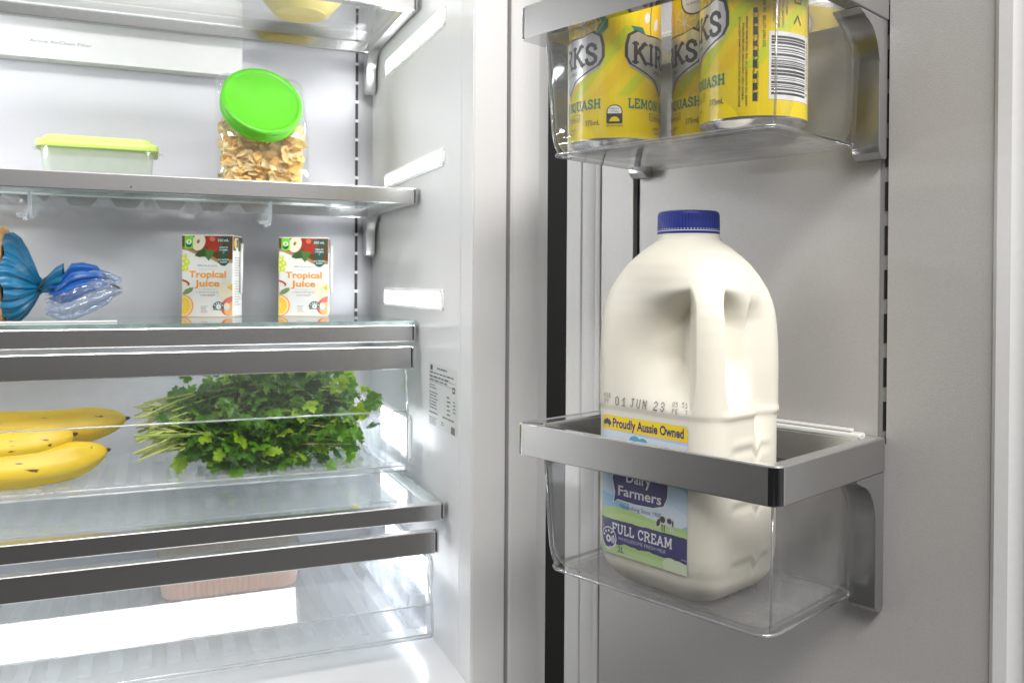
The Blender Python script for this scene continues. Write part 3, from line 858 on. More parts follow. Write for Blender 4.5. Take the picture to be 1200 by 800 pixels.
# printed date, dot matrix
d = Decal()
DOT = {'0': '0110100110011001100110010110', '1': '0010011010100010001000101111', 'J': '0111001000100010001010100100', 'U': '1001100110011001100110010110', 'N': '1001110111011011101110011001', '2': '0110100100010010010010001111', '3': '0110100100010110000110010110', '5': '1111100011100001000110010110', '7': '1111000100100010010001000100', 'P': '1110100110011110100010001000', 'E': '1111100010001110100010001111', 'S': '0111100010000110000100011110', 'B': '1110100110011110100110011110', 'Y': '1001100110010110001000100010'}
def dots(s, u, v, h, adv, m, layer=1):
    for c in s:
        if c in DOT:
            g = DOT[c]
            for k, q in enumerate(g):
                if q == '1': d.rect(u + (k % 4) * h / 7 * .95, v + (6 - k // 4) * h / 7, u + (k % 4) * h / 7 * .95 + h / 7 * .82, v + (6 - k // 4) * h / 7 + h / 7 * .86, m, layer)
        u += adv
DI = ink('dateink', (.13, .10, .10))
dots('01', -.0272, .1226, .0060, .0058, DI); dots('JUN', -.0138, .1226, .0060, .0052, DI); dots('23', .0058, .1227, .0060, .0056, DI)
dots('USE', -.0380, .1272, .0030, .0025, DI); dots('BY', -.0376, .1235, .0030, .0026, DI)
dots('05', .0210, .1265, .0030, .0026, DI); dots('51', .0290, .1268, .0030, .0026, DI); dots('PE', .0212, .1225, .0030, .0026, DI); dots('7', .0316, .1225, .0030, .0026, DI)
LX0, LZ0 = LX, LZ
def front2(u, v, l):
    # ride on the true skin: search the outline for this x on the front face
    best = min(((abs(p[0] - u), p, a) for p, a in PROF if p[1] < -.02), key=lambda q: q[0])
    q = milk_r((u, best[1][1]), best[2], v)
    return Vector((q.x, q.y - .0004 - l, q.z))
d.build('date_print', front2, body, step=None)

# ================================================================== SOFT DRINK CANS
CY_, CG, CLIME, CTEAL, CSIL, CDK = ink('canyellow', (.87, .67, .006), .25), ink('canamber', (.86, .59, .006), .25), ink('canlime', (.62, .68, .01), .25), ink('canteal', (.02, .22, .16), .3), mat('can_silver_print', (.68, .68, .68), .28, metal=.7), ink('cancharcoal', (.035, .035, .045), .35)
ALU = mat('can_aluminium', (.80, .80, .81), .16, metal=1, noise=.03, nscale=120)
def can_art():
    r = .03312
    d = Decal()
    per = 2 * PI * r
    mm = .001
    TOP = .113
    d.rect(0, 0, per, TOP, CY_, 0)
    def U(deg): return deg / 360 * per
    def arcpoly(pts): return pts
    for c in (0, 140):
        u0 = U(c)
        for sh in (0,):
            uu = u0 + .04                              # keep clear of the seam
            # lemons, slices and leaves over the shield
            d.ell(uu - .010, .083, .014, .017, CG, 1.2); d.ell(uu - .010, .084, .0125, .0155, ink('lemon', (.88, .60, .02), .25), 1.4)
            d.ell(uu - .016, .087, .0024, .0040, WHT, 2, 14, rot=-15); d.ell(uu - .006, .084, .0024, .0050, WHT, 2, 14, rot=-15)
            d.stroke([(uu - .011, .099), (uu - .0125, .090), (uu - .013, .080), (uu - .0115, .072)], .0009, CTEAL, 2)
            d.ell(uu + .017, .082, .0105, .0110, WHT, 1.3); d.ell(uu + .017, .082, .0095, .0100, CG, 1.5); d.ell(uu + .017, .082, .0090, .0094, ink('lemon', (.88, .6, .02)), 1.6)
            for k in range(8):
                a = R(45 * k + 10); d.stroke([(uu + .017, .082), (uu + .017 + .009 * math.cos(a), .082 + .009 * math.sin(a))], .0009, WHT, 2)
            d.poly([(uu - .029, .080), (uu - .020, .0795), (uu - .017, .074), (uu - .0205, .0705), (uu - .025, .0735)], CTEAL, 2)
            d.poly([(uu + .0265, .0745), (uu + .029, .0815), (uu + .036, .0865), (uu + .0355, .079), (uu + .0315, .0745)], CTEAL, 2)
            d.stroke([(uu + .0275, .0755), (uu + .0355, .086)], .0006, CLIME, 3)
            # round seal
            d.ell(uu + .026, .0985, .0125, .0125, CDK, 2.2, 40); d.ell(uu + .026, .0985, .0113, .0113, WHT, 2.6, 32)
            d.text('AUTHENTIC', uu + .026, .1015, .0021, CDK, 3, width=.0150); d.text('ORIGINAL', uu + .026, .0975, .0021, CDK, 3, width=.0160); d.text('FLAVOUR', uu + .026, .0935, .0021, CDK, 3, width=.0135)
    for c in (0, 140):
        uu = U(c) + .04
        S = [(p * .9, q) for p, q in [(-.0365, .066), (-.0345, .0735), (-.028, .0770), (-.018, .0745), (0, .0755), (.018, .0745), (.028, .0770), (.0345, .0735), (.0365, .066), (.0365, .0580), (.033, .0525), (.022, .0480), (.009, .0430), (0, .0345), (-.009, .0430), (-.022, .0480), (-.033, .0525), (-.0365, .0580)]]
        sc_ = lambda k, dy=0: [(uu + p[0] * k, .058 + (p[1] - .058) * k + dy) for p in S]
        d.poly([(p[0], p[1] - .0022) for p in sc_(1.0)], CSIL, 3); d.poly(sc_(1.02), CDK, 3.5); d.poly(sc_(.955), CSIL, 4)
        d.slab('KIRKS', uu, .0535, .0148, CDK, 5, weight=.23, width=.0575)
        d.text('SINCE 1865', uu, .0480, .0026, CDK, 5, width=.020)
        d.slab('LEMON SQUASH', uu, .0215, .0066, CTEAL, 3, weight=.22, width=.0625)
        d.rect(uu - .0135, .0138, uu + .0135, .0190, CDK, 2); d.rect(uu - .0130, .0142, uu + .0130, .0186, CY_, 2.5)
        d.text('ORIGINALS', uu, .0149, .0027, CDK, 3, bold=.01, width=.024)
        d.text('LEMON FLAVOURED', uu, .0075, .0016, CDK, 3, width=.019); d.text('SOFT DRINK', uu, .0045, .0016, CDK, 3, width=.014)
        # stripes each side of the shield
        for q, e in ((.0375, .010), (-.0595, .010)):
            pass
    u0, u1 = U(0) + .04, U(140) + .04
    ga = u0 + .029
    for k, (a, w_) in enumerate(((0, .011), (.019, .011), (.038, .009))):
        for base in (u0, u1):
            x = base + .012 + a - .008
            d.poly([(x, .0300), (x + w_, .0300), (x + w_ + .044, .0800), (x + .044, .0800)], CLIME if k != 1 else CG, 1 + .05 * k)
    d.text('375mL', u0 + .0245, .0095, .0040, CDK, 3, width=.0115)
    d.text('375mL', u1 + .0245, .0095, .0040, CDK, 3, width=.0115)
    bx = u0 + .0405
    d.poly(rrect(bx - .0055, bx + .0055, .0100, .0235, (.005, .005, .001, .001), 5), CDK, 3); d.poly(rrect(bx - .0048, bx + .0048, .0172, .0228, (.0044, .0044, .0004, .0004), 5), WHT, 4)
    d.text('ENERGY', bx, .0200, .0012, CDK, 5, width=.006); d.text('775kJ', bx, .0180, .0012, CDK, 5, width=.005)
    d.ell(bx, .0115, .0035, .0035, CY_, 4, 14, a0=0, a1=180); d.text('PER 375mL SERVE', bx, .0078, .0013, CDK, 4, width=.0115)
    # the panel of small print and the bar code
    p0 = U(207) + .04
    rows = ['MANUFACTURED AND SOLD BY COCA-COLA AMATIL (AUST) PTY LTD,', '40 MOUNT STREET, NORTH SYDNEY NSW 2060 AUSTRALIA', 'UNDER THE AUTHORITY OF THE TRADE MARK OWNER', '', 'CARBONATED WATER, SUGAR, RECONSTITUTED LEMON JUICE,', 'FOOD ACIDS (330, 331), FLAVOUR, PRESERVATIVE (211)', '', 'STORE IN A COOL PLACE. REFRIGERATE AFTER OPENING', 'CONSUMER INFORMATION CALL 1800 025 123']
    for k, s_ in enumerate(rows[:7]):
        if s_: d.text(s_, p0 + .002 + k * .0021, .034 if k < 4 else .037, .0013, CDK, 3, rot=90, width=.056 if k != 1 else .048, bold=.01)
    for k in range(9): d.rect(p0 + .0092, .009 + k * .0068, p0 + .0118, .0142 + k * .0068 - (k % 3) * .001, CDK, 2.5)
    d.text('DO NOT LITTER  10c REFUND', p0 + .0165, .060, .0018, CDK, 3, rot=90, width=.035, bold=.01)
    q0 = U(239) + .04
    d.rect(q0, .010, q0 + .0340, .0520, WHT, 2)
    y = .013; rn = random.Random(9)
    while y < .050:
        h_ = rn.choice((.0004, .0007, .0011, .0015)); d.rect(q0 + .0015, y, q0 + .0290, y + h_, CDK, 3); y += h_ + rn.choice((.0005, .0007, .0011))
    d.text('9 300675 001234', q0 + .0325, .0315, .0022, CDK, 3, rot=90, width=.034)
    d.rect(q0 + .0255, .0105, q0 + .0258, .0106, CDK, 3)
    for k, s_ in enumerate(('STORE IN A COOL PLACE', 'REFRIGERATE AFTER OPENING', 'CONSUMER INFORMATION CALL', '1800 025 123')):
        d.text(s_, q0 + .004 + k * .0027, .0705, .0016, CDK, 3, rot=90, width=(.026, .032, .032, .016)[k])
    d.stroke([(q0 + .017, .058), (q0 + .020, .063), (q0 + .023, .058)], .0010, CDK, 3); d.rect(q0 + .0170, .0705, q0 + .0235, .0765, CDK, 3); d.rect(q0 + .018, .0715, q0 + .0225, .0755, CY_, 3.5)
    d.rect(p0 - .002, .092, q0 + .028, .104, CDK, 2.5)
    d.text('NUTRITION INFORMATION', p0 + .022, .0965, .0028, CY_, 3, width=.042)
    return d, r
def make_can(label, loc, face):
    t = root('drink_can', label, 'drink can', DR, loc, R(face), group='yellow cans in the upper door bin')
    b = nb()
    lathe(b, [(.020, .0035), (.0235, .0), (.0250, .0002), (.0275, .0022), (.0308, .0045), (.0326, .0056), (.0330, .0066), (.0330, .1190), (.0315, .1235), (.0275, .1285), (.0270, .1305), (.0262, .1305), (.0255, .1275), (.012, .127)], 72)
    body = obj('can_body', b, ALU, t, True, local=True, autosmooth=50)
    d, r = can_art()
    d.build('printed_label', lambda u, v, l: Vector(((r + l) * math.cos((u - .04) / .03312), (r + l) * math.sin((u - .04) / .03312), .0062 + v * .965)), t, step=.0035)
    b = nb(); box(b, (-.010, -.006, .1274), (.010, .006, .1286), .0005)
    obj('ring_pull', b, ALU, t, local=True)
    return t
# ------------- placement: face = angle of the design that looks at the viewer
def can_rot(face, view): return view - face
ZCAN = .0912 + .0037
V0 = -90 - 10 + 21.6 + 22.5                                   # direction to the camera in the door's frame, roughly
c1 = make_can('yellow drink can nearest the hinge, in the upper door bin', (.0982, -.1020, ZCAN), 0)
cans = [('yellow drink can standing behind, between the other two', (.1590, -.0605, ZCAN)), ('front yellow drink can showing its bar code, nearest the door edge', (.2105, -.1020, ZCAN))]
def face_cam(loc):
    p = DR @ Vector(loc); q = DR.inverted() @ Vector((0, 0, ZO))
    return math.degrees(math.atan2(q.y - loc[1], q.x - loc[0]))
def setcan(o, loc, design):
    o.matrix_world = DR @ Matrix.Translation(loc) @ Matrix.Rotation(R(face_cam(loc) - design), 4, 'Z')
setcan(c1, (.0982, -.1020, ZCAN), 70)
for (lb, loc), des in zip(cans, (74, 223)):
    o = dup(c1, c1.matrix_world, lb); setcan(o, loc, des)

# ================================================================== JUICE CARTONS
def make_juice(label, loc, rz):
    t = root('juice_carton', label, 'juice carton', FR, loc, rz, group='small tropical juice cartons')
    Wd, Dp, Ht = .0625, .0400, .1010
    b = nb(); box(b, (-Wd / 2, -Dp / 2, 0), (Wd / 2, Dp / 2, Ht), .0016, 2)
    for v in b.verts:
        if v.co.z > Ht * .5: v.co.z += .0018 * (1 - (v.co.x / (Wd / 2)) ** 2) ; v.co.y *= .985
    obj('carton', b, mat('carton_paper', (.80, .79, .76), .35, noise=.02, nscale=60), t, local=True)
    d = Decal()
    k = Wd / 340
    J = lambda px, py: ((px - 752) * k, (650 - py) * k)
    cl = (.0004, .0004, Wd - .0004, Ht - .0012)
    BR, RED, CRE, DG, LG, ORA, AMB = ink('brown', (.10, .045, .015)), ink('applered', (.38, .03, .015)), ink('cream', (.80, .74, .58)), ink('bottlegreen', (.010, .085, .060)), ink('freshgreen', (.20, .62, .03)), ink('orange', (.93, .36, .02)), ink('amber', (.92, .55, .03))
    def PJ(pts, m, l): d.poly([J(*p) for p in pts], m, l, clip=cl)
    def EJ(x, y, rx, ry, m, l, rot=0, **kk): d.ell(*J(x, y), rx * k, ry * k, m, l, rot=rot, clip=cl, **kk)
    PJ([(740, 80), (1100, 80), (1100, 285), (1060, 270), (1000, 285), (930, 235), (850, 222), (790, 195), (740, 188)], BR, 1)
    PJ([(740, 175), (800, 188), (860, 215), (930, 228), (1000, 270), (1100, 262), (1100, 286), (1000, 292), (920, 248), (850, 232), (790, 205), (740, 196)], ink('wood', (.38, .22, .09)), 1.3)
    EJ(868, 150, 52, 66, RED, 1.6, -20); EJ(864, 150, 43, 58, CRE, 2, -20); EJ(862, 145, 9, 14, ink('seed', (.30, .14, .04)), 2.4, -20)
    EJ(968, 150, 56, 66, RED, 1.7); EJ(955, 128, 18, 16, ink('appleshine', (.62, .16, .08)), 2.1); EJ(950, 98, 26, 9, CRE, 2.2)
    PJ([(838, 240), (862, 205), (905, 193), (970, 205), (960, 236), (932, 274), (908, 246), (870, 250)], ink('leafdark', (.035, .09, .02)), 2.4)
    PJ([(905, 193), (970, 205), (955, 240), (932, 274), (915, 240)], ink('leafmid', (.07, .17, .03)), 2.6)
    d.rect(*J(772, 192), *J(828, 98), LG, 3, clip=cl); EJ(800, 165, 20, 20, DG, 3.4); EJ(800, 148, 17, 17, WHT, 3.7); EJ(800, 148, 9, 11, LG, 4)
    PJ(rrect(983, 1072, 118, 153, 6, 3), DG, 3); d.text('250 mL', *J(1027, 144), .0032, WHT, 4, bold=.012, width=.0135)
    EJ(1029, 198, 37, 37, DG, 3); EJ(1029, 272, 35, 35, DG, 3)
    for i, s_ in enumerate(('HIGH IN', 'VITAMIN', 'C')): d.text(s_, *J(1029, 189 + 17 * i), .0020, WHT, 4, bold=.01)
    for i, s_ in enumerate(('NO ADDED', 'SUGAR')): d.text(s_, *J(1029, 270 + 16 * i), .0019, WHT, 4, bold=.01)
    for x, y, r_ in ((768, 262, 20), (790, 285, 18), (766, 300, 18), (783, 325, 16), (760, 330, 14), (775, 240, 13)): EJ(x, y, r_, r_ * 1.1, ink('grape', (.60, .66, .06)), 2.1 + r_ * .01); EJ(x - 4, y - 5, r_ * .4, r_ * .4, ink('grapelight', (.80, .82, .35)), 2.7)
    GT = ink('slate', (.16, .19, .20))
    d.text('99% fruit juice', *J(922, 311), .0024, GT, 3, width=.0240)
    d.rect(*J(865, 332), *J(972, 329), ink('rule', (.55, .56, .55)), 3); d.rect(*J(862, 465), *J(978, 462), ink('rule', (.55, .56, .55)), 3)
    d.text('Tropical', *J(923, 384), .0082, ORA, 3, bold=.026, width=.0452); d.text('Juice', *J(921, 444), .0080, ORA, 3, bold=.026, width=.0302)
    d.text('1 serve of fruit in', *J(924, 487), .0022, GT, 3, width=.0262); d.text('every pack!!'[:-1], *J(924, 507), .0022, GT, 3, width=.0180)
    EJ(762, 420, 45, 20, RED, 2.2, -15); EJ(758, 426, 36, 15, CRE, 2.5, -15)
    PJ([(756, 494), (775, 468), (805, 454), (832, 452), (822, 476), (795, 494), (770, 500)], ink('leafgrey', (.16, .25, .08)), 2.3); d.stroke([J(758, 495), J(830, 453)], .0003, ink('leafpale', (.5, .58, .3)), 2.8)
    EJ(765, 575, 66, 74, ORA, 2.2); EJ(763, 575, 58, 66, CRE, 2.5); EJ(762, 575, 50, 58, ink('pulp', (.93, .58, .03)), 2.8)
    for a in range(-80, 90, 32): d.stroke([J(755, 575), J(755 + 46 * math.cos(R(a)), 575 - 54 * math.sin(R(a)))], .0005, ink('pith', (.95, .80, .35)), 3.1, clip=cl)
    EJ(1086, 575, 78, 62, ink('peachred', (.72, .12, .05)), 2.2, 30); EJ(1090, 590, 60, 48, ink('peach', (.86, .48, .22)), 2.5, 30); EJ(1070, 535, 30, 18, ink('pink', (.80, .20, .18)), 2.7, 30)
    PJ([(1050, 450), (1075, 440), (1085, 425), (1092, 425), (1092, 480), (1070, 462)], AMB, 2.4); EJ(1050, 470, 60, 60, ink('glow', (.84, .77, .58)), 1.2)
    # health star and small print
    EJ(998, 585, 40, 40, DG, 3, a0=0, a1=180, n=20); EJ(998, 580, 17, 17, WHT, 4, n=16); d.text('4', *J(998, 587), .0026, DG, 5, bold=.01)
    for a in (30, 62, 90, 118, 150): d.ell(*J(998 + 29 * math.cos(R(a)), 585 - 29 * math.sin(R(a))), 5 * k, 5 * k, WHT, 4, 8)
    d.rect(*J(962, 602), *J(1034, 586), DG, 3.2); d.text('HEALTH STAR', *J(998, 598), .0014, WHT, 4); EJ(1052, 578, 20, 24, ink('ring', (.80, .80, .79)), 4); EJ(1052, 578, 17, 21, ink('ringin', (.84, .75, .68)), 4.3)
    d.rect(*J(949, 625), *J(950.5, 540), ink('rule', (.55, .56, .55)), 3)
    d.lines(*J(880, 622), 54 * k, 50 * k, 5, GREYINK, 3, 5, .3)
    PJ([(1040, 650), (1100, 650), (1100, 638), (740, 632), (740, 650)], ink('foot', (.82, .76, .66)), 1)
    d.build('printed_front', lambda u, v, l: Vector((-Wd / 2 + u, -Dp / 2 - .00015 - l + .0003 * (v / Ht), v)), t, step=None)
    d = Decal()
    d.rect(.0012, .082, Dp - .0012, Ht - .0015, BR, 1); d.ell(.010, .091, .006, .007, AMB, 2); d.ell(.024, .088, .008, .006, ink('leafmid', (.07, .17, .03)), 2); d.rect(.012, .080, .020, .0975, WHT, 3); d.rect(.0135, .086, .0185, .096, INK, 3.5); d.ell(.034, .086, .006, .006, DG, 2)
    d.lines(.005, .050, .030, .025, 8, GREYINK, 2, 6, .3); d.lines(.005, .014, .030, .032, 10, GREYINK, 2, 8, .3); d.rect(.0045, .0475, .0355, .0478, GREYINK, 2)
    d.build('printed_side', lambda u, v, l: Vector((Wd / 2 + .00015 + l, -Dp / 2 + u, v)), t, step=None)
    b = nb(); tube(b, [(Wd / 2 + .0022, .006, .030), (Wd / 2 + .0022, .010, .092)], .0019, 8)
    obj('straw', b, mat('straw_white', (.80, .80, .79), .4), t, True, local=True)
    return t
ja = make_juice('tropical juice carton turned to show its right side, by the bread bag', (.0655, 1.138, -.0435), R(-21))
jb = dup(ja, FR @ Matrix.Translation((.1795, 1.140, -.0435)) @ Matrix.Rotation(R(-13.5), 4, 'Z'), 'tropical juice carton facing straight out, nearest the slotted wall rail')

# ================================================================== CEREAL JAR
jar = root('cereal_jar', 'clear slant topped jar of cornflakes with round bright green lid', 'jar', FR, (.116, 1.085, .1068))
b = nb()
side = [(1.0345, .1072), (1.130, .1072), (1.1345, .20), (1.125, .238), (1.108, .2525), (1.090, .2525), (1.035, .176)]
prism(b, side, 'x', .0655, .1690)
bmesh.ops.bevel(b, geom=list(b.edges), offset=.013, segments=6, profile=.5, affect='EDGES')
obj('glass_body', b, clear('jar_clear', (.97, .975, .98), 1.5, base=.015, haze=.035), jar, True, autosmooth=60)
lc = Vector((.1140, 1.0300, .2100)); ax = Vector((.13, -1, .50)).normalized()
rotm = Vector((0, 0, 1)).rotation_difference(ax).to_matrix().to_4x4(); rotm.translation = lc
b = nb(); lathe(b, [(.0455, -.018), (.0475, -.018), (.0478, -.012), (.0472, -.0115), (.0478, -.011), (.0478, -.006), (.0473, -.0055), (.0478, -.005), (.0480, -.0015), (.0470, 0), (.0430, .0006), (.0420, -.0002), (.0405, -.0006), (.010, -.0004)], 72)
bmesh.ops.transform(b, matrix=rotm @ Matrix.Scale(.965, 4), verts=b.verts)
obj('lid', b, mat('lid_green', (.085, .46, .008), .38), jar, True, autosmooth=50)
b = nb(); lathe(b, [(.0430, -.038), (.0440, -.018)], 48, cap0=False, cap1=False)
bmesh.ops.transform(b, matrix=rotm, verts=b.verts)
obj('neck_ring', b, clear('jar_clear'), jar, True)
# the flakes
b = nb(); rn = random.Random(11)
def flake(b, c, s, rn):
    Rm = Matrix.Rotation(rn.gauss(0, .6), 4, 'Z') @ Matrix.Rotation(PI / 2 + rn.gauss(0, .8), 4, 'X') @ Matrix.Rotation(rn.uniform(0, 6.28), 4, 'Z')
    n = 8; bend = rn.uniform(8, 32); tw = rn.uniform(-20, 20)
    ctr = b.verts.new(c)
    ring1, ring2 = [], []
    ra = [rn.uniform(.62, 1.25) for _ in range(n)]
    asp = rn.uniform(.6, .9)
    for k in range(n):
        a = 2 * PI * k / n
        for q, lst in ((.55, ring1), (1, ring2)):
            x, y = s * q * ra[k] * math.cos(a), s * q * asp * ra[k] * math.sin(a)
            zz = bend * (x * x - .5 * y * y) + tw * x * y + rn.uniform(-.04, .04) * s
            lst.append(b.verts.new(Vector(c) + (Rm @ Vector((x, y, zz)))))
    mi = rn.choice((0, 0, 1, 2))
    for k in range(n):
        j = (k + 1) % n
        for f in (b.faces.new((ctr, ring1[k], ring1[j])), b.faces.new((ring1[k], ring2[k], ring2[j], ring1[j]))): f.material_index = mi
cnt = 0
while cnt < 1100:
    y = rn.uniform(1.0415, 1.085); x = rn.uniform(.0745, .1600); z = rn.uniform(.111, .225)
    if z > .168 + (y - 1.042) * 1.25: continue
    edge = min(y - 1.040, x - .0675, .167 - x)
    flake(b, (x, y, z), rn.uniform(.0060, .0098), rn); cnt += 1
box(b, (.0730, 1.050, .1120), (.1615, 1.100, .172), mi=1)
fl = obj('cornflakes', b, [mat('flake_gold', (.93, .68, .27), .5, sss=.55, sssr=(.008, .006, .003), noise=.25, nscale=160), mat('flake_pale', (.95, .76, .40), .5, sss=.55, sssr=(.008, .006, .003), noise=.2, nscale=160), mat('flake_toasted', (.88, .56, .17), .5, sss=.55, sssr=(.008, .006, .003), noise=.25, nscale=160)], None, True, frame=FR)
tag(fl, 'golden cornflakes filling the green lidded jar', 'cereal', kind='stuff')

# ================================================================== LIME LIDDED CONTAINER
t = root('food_container', 'low translucent food container with lime green lid, beside the cereal jar', 'food container', FR, (-.062, 1.09, .1068))
b = nb()
def crr(k, z, i=0): return [(x, y, z) for x, y in rrect(-.115 - .004 * k + i, -.006 + .004 * k - i, 1.070 - .003 * k + i, 1.135 + .003 * k - i, .012, 6)]
loft(b, [crr(0, .1072), crr(.2, .115), crr(1, .1505), crr(1, .1505, .0012), crr(.2, .116, .0012), crr(0, .1085, .0012)], True, True)
obj('tub', b, clear('tub_milky', (.96, .98, .96), 1.4, haze=.30, hazecol=(.93, .96, .93), mottle=.08), t, True, autosmooth=40)
b = nb()
loft(b, [crr(1.9, .1480), crr(2.1, .1490), crr(2.1, .1545), crr(1.7, .1560), crr(.4, .1570), crr(0, .1610), crr(-.6, .1618)], True, True)
obj('lid', b, mat('lid_lime', (.58, .78, .17), .35, sss=.15), t, True, autosmooth=40)
for xa, xb in ((-.128, -.1205), (-.0005, .0075)):
    b = nb(); box(b, (xa, 1.09, .1485), (xb, 1.11, .1495), .0004)
    obj('lid_tab', b, clear('tub_milky'), t)

# ================================================================== YELLOW BOWL
t = root('bowl', 'yellow bowl on the topmost shelf, seen from below through the glass', 'bowl', FR, (.1645, 1.085, .3295))
b = nb(); lathe(b, [(.026, .3305), (.0285, .3296), (.0315, .3296), (.0325, .3315), (.034, .3320), (.050, .350), (.060, .372), (.0585, .3725), (.049, .352), (.031, .3345)], 56, c=(.1645, 1.085))
obj('shell', b, mat('bowl_yellow', (.83, .62, .14), .35, sss=.1), t, True, autosmooth=50)

# ================================================================== BREAD BAG
bag = root('bread_bag', 'bread loaf in a clear bag gathered into a blue twisted neck', 'bread bag', FR, (-.18, 1.05, -.0485))
b = nb()
rings = []
for k in range(9):
    x = (-.1468, -.1485, -.155)[k] if k < 3 else -.155 - .03 * (k - 2)
    s = (.86, .93, .93, .98, 1, 1, 1, 1, 1)[k]
    ring = []
    for i in range(28):
        a = 2 * PI * i / 28
        yy = 1.055 + .050 * s * math.copysign(abs(math.cos(a)) ** .6, math.cos(a)); zz = .004 + .051 * s * math.copysign(abs(math.sin(a)) ** .6, math.sin(a)) + (.006 * s if math.sin(a) > 0 else 0)
        ring.append((x, yy, zz))
    rings.append(ring)
loft(b, rings)
obj('loaf', b, mat('bread_crust', (.62, .36, .15), .7, noise=.3, nscale=45, bump=.5, bscale=120), bag, True)
BLUE = mat('bag_blue', (.002, .135, .28), .36, noise=.15, nscale=40, coat=.15, bump=.9, bscale=160)
BLUE2 = mat('bag_royal', (.008, .09, .36), .32, noise=.15, nscale=50, coat=.15, bump=.9, bscale=160)
FILM = clear('bag_film', (.90, .93, .98), 1.45, base=.05, rough=.10, haze=.30, hazecol=(.52, .66, .90), crinkle=.8)
def gathered(stations, pleat, n=96, seed=1, jag=0):
    """tube of pleated film; stations: (x, centre y, centre z, half y, half z, pleat depth)"""
    rn = random.Random(seed); ph = [rn.uniform(0, 6.28) for _ in range(4)]
    rings = []
    for si, (x, cy0, cz, ry, rz_, pd) in enumerate(stations):
        ring = []
        for i in range(n):
            a = 2 * PI * i / n
            q = 1 + pd * (math.sin(pleat * a + ph[0]) * .6 + math.sin((pleat * 1.7) // 1 * a + ph[1] + si * .12) * .4)
            jx = jag * math.sin(7 * a + ph[2]) * (1 if si == len(stations) - 1 or si == 0 else 0)
            ring.append((x + jx, cy0 + ry * q * math.cos(a), cz + rz_ * q * math.sin(a)))
        rings.append(ring)
    return rings
yk = 1.05
b = nb()
loft(b, gathered([(-.1462, yk, .003, .044, .0475, .03), (-.1410, yk, .003, .043, .0475, .05), (-.1340, yk, .001, .039, .0425, .085), (-.1270, yk, -.0015, .029, .0320, .12), (-.1210, yk, -.004, .018, .0200, .16), (-.1165, yk, -.0056, .0095, .0105, .19), (-.1140, yk, -.0062, .0058, .0062, .18)], 23, n=184, seed=3, jag=.0025), False, False)
obj('blue_neck', b, BLUE, bag, True)
b = nb()
loft(b, gathered([(-.1140, yk, -.0062, .0058, .0062, .16), (-.1080, yk, -.004, .009, .0085, .18), (-.1000, yk, -.0005, .013, .0135, .2), (-.0930, yk, .001, .015, .0155, .2)], 7, seed=5), False, False)
obj('blue_tail', b, BLUE, bag, True)
b = nb()
loft(b, gathered([(-.1030, yk - .004, -.012, .009, .0075, .25), (-.0950, yk - .004, -.0105, .013, .0125, .22), (-.0850, yk - .004, -.0025, .016, .0185, .2), (-.0740, yk - .004, .0015, .016, .0160, .22), (-.0600, yk - .002, .003, .013, .0115, .25), (-.0520, yk, .002, .008, .006, .3)], 9, seed=8, jag=.003), False, False)
obj('royal_tail', b, BLUE2, bag, True)
b = nb()
loft(b, gathered([(-.1060, yk - .006, -.024, .006, .010, .3), (-.0960, yk - .006, -.0225, .014, .0165, .25), (-.0800, yk - .004, -.0150, .018, .0225, .2), (-.0620, yk - .002, -.0085, .018, .0205, .22), (-.0480, yk, -.0065, .014, .0145, .3), (-.0380, yk, -.0055, .008, .0080, .4)], 8, seed=12, jag=.004), False, False)
obj('clear_tail', b, FILM, bag, True)
b = nb()
loft(b, gathered([(-.1750, yk, .004, .056, .060, .02), (-.1600, yk, .004, .053, .0575, .02), (-.1490, yk, .003, .045, .0490, .03)], 23, seed=4), False, False)
obj('clear_film', b, FILM, bag, True)
b = nb()
for k in range(1): tube(b, [(-.1185, yk - .004, -.0155), (-.1165, yk - .0095, -.010), (-.1130, yk - .0095, -.003), (-.1085, yk - .004, .0035)], .0017, 8, squash=.5)
obj('twist_tie', b, mat('tie_olive', (.055, .045, .025), .5), bag, True)
b = nb(); tube(b, [(-.0460, yk - .012, -.0035), (-.0420, yk - .013, -.0045), (-.0365, yk - .013, -.0080)], .0012, 6)
obj('tie_end', b, mat('tie_olive', (.055, .045, .025), .5), bag, True)

# thin white strip lying on the shelf under the bag
t = root('shelf_strip', 'thin white plastic strip lying on the glass under the bread bag', 'strip', FR, (-.10, 1.02, -.0435))
b = nb(); box(b, (-.158, .998, -.0434), (-.038, 1.012, -.0418), .0005)
obj('strip', b, WHITEP, t)

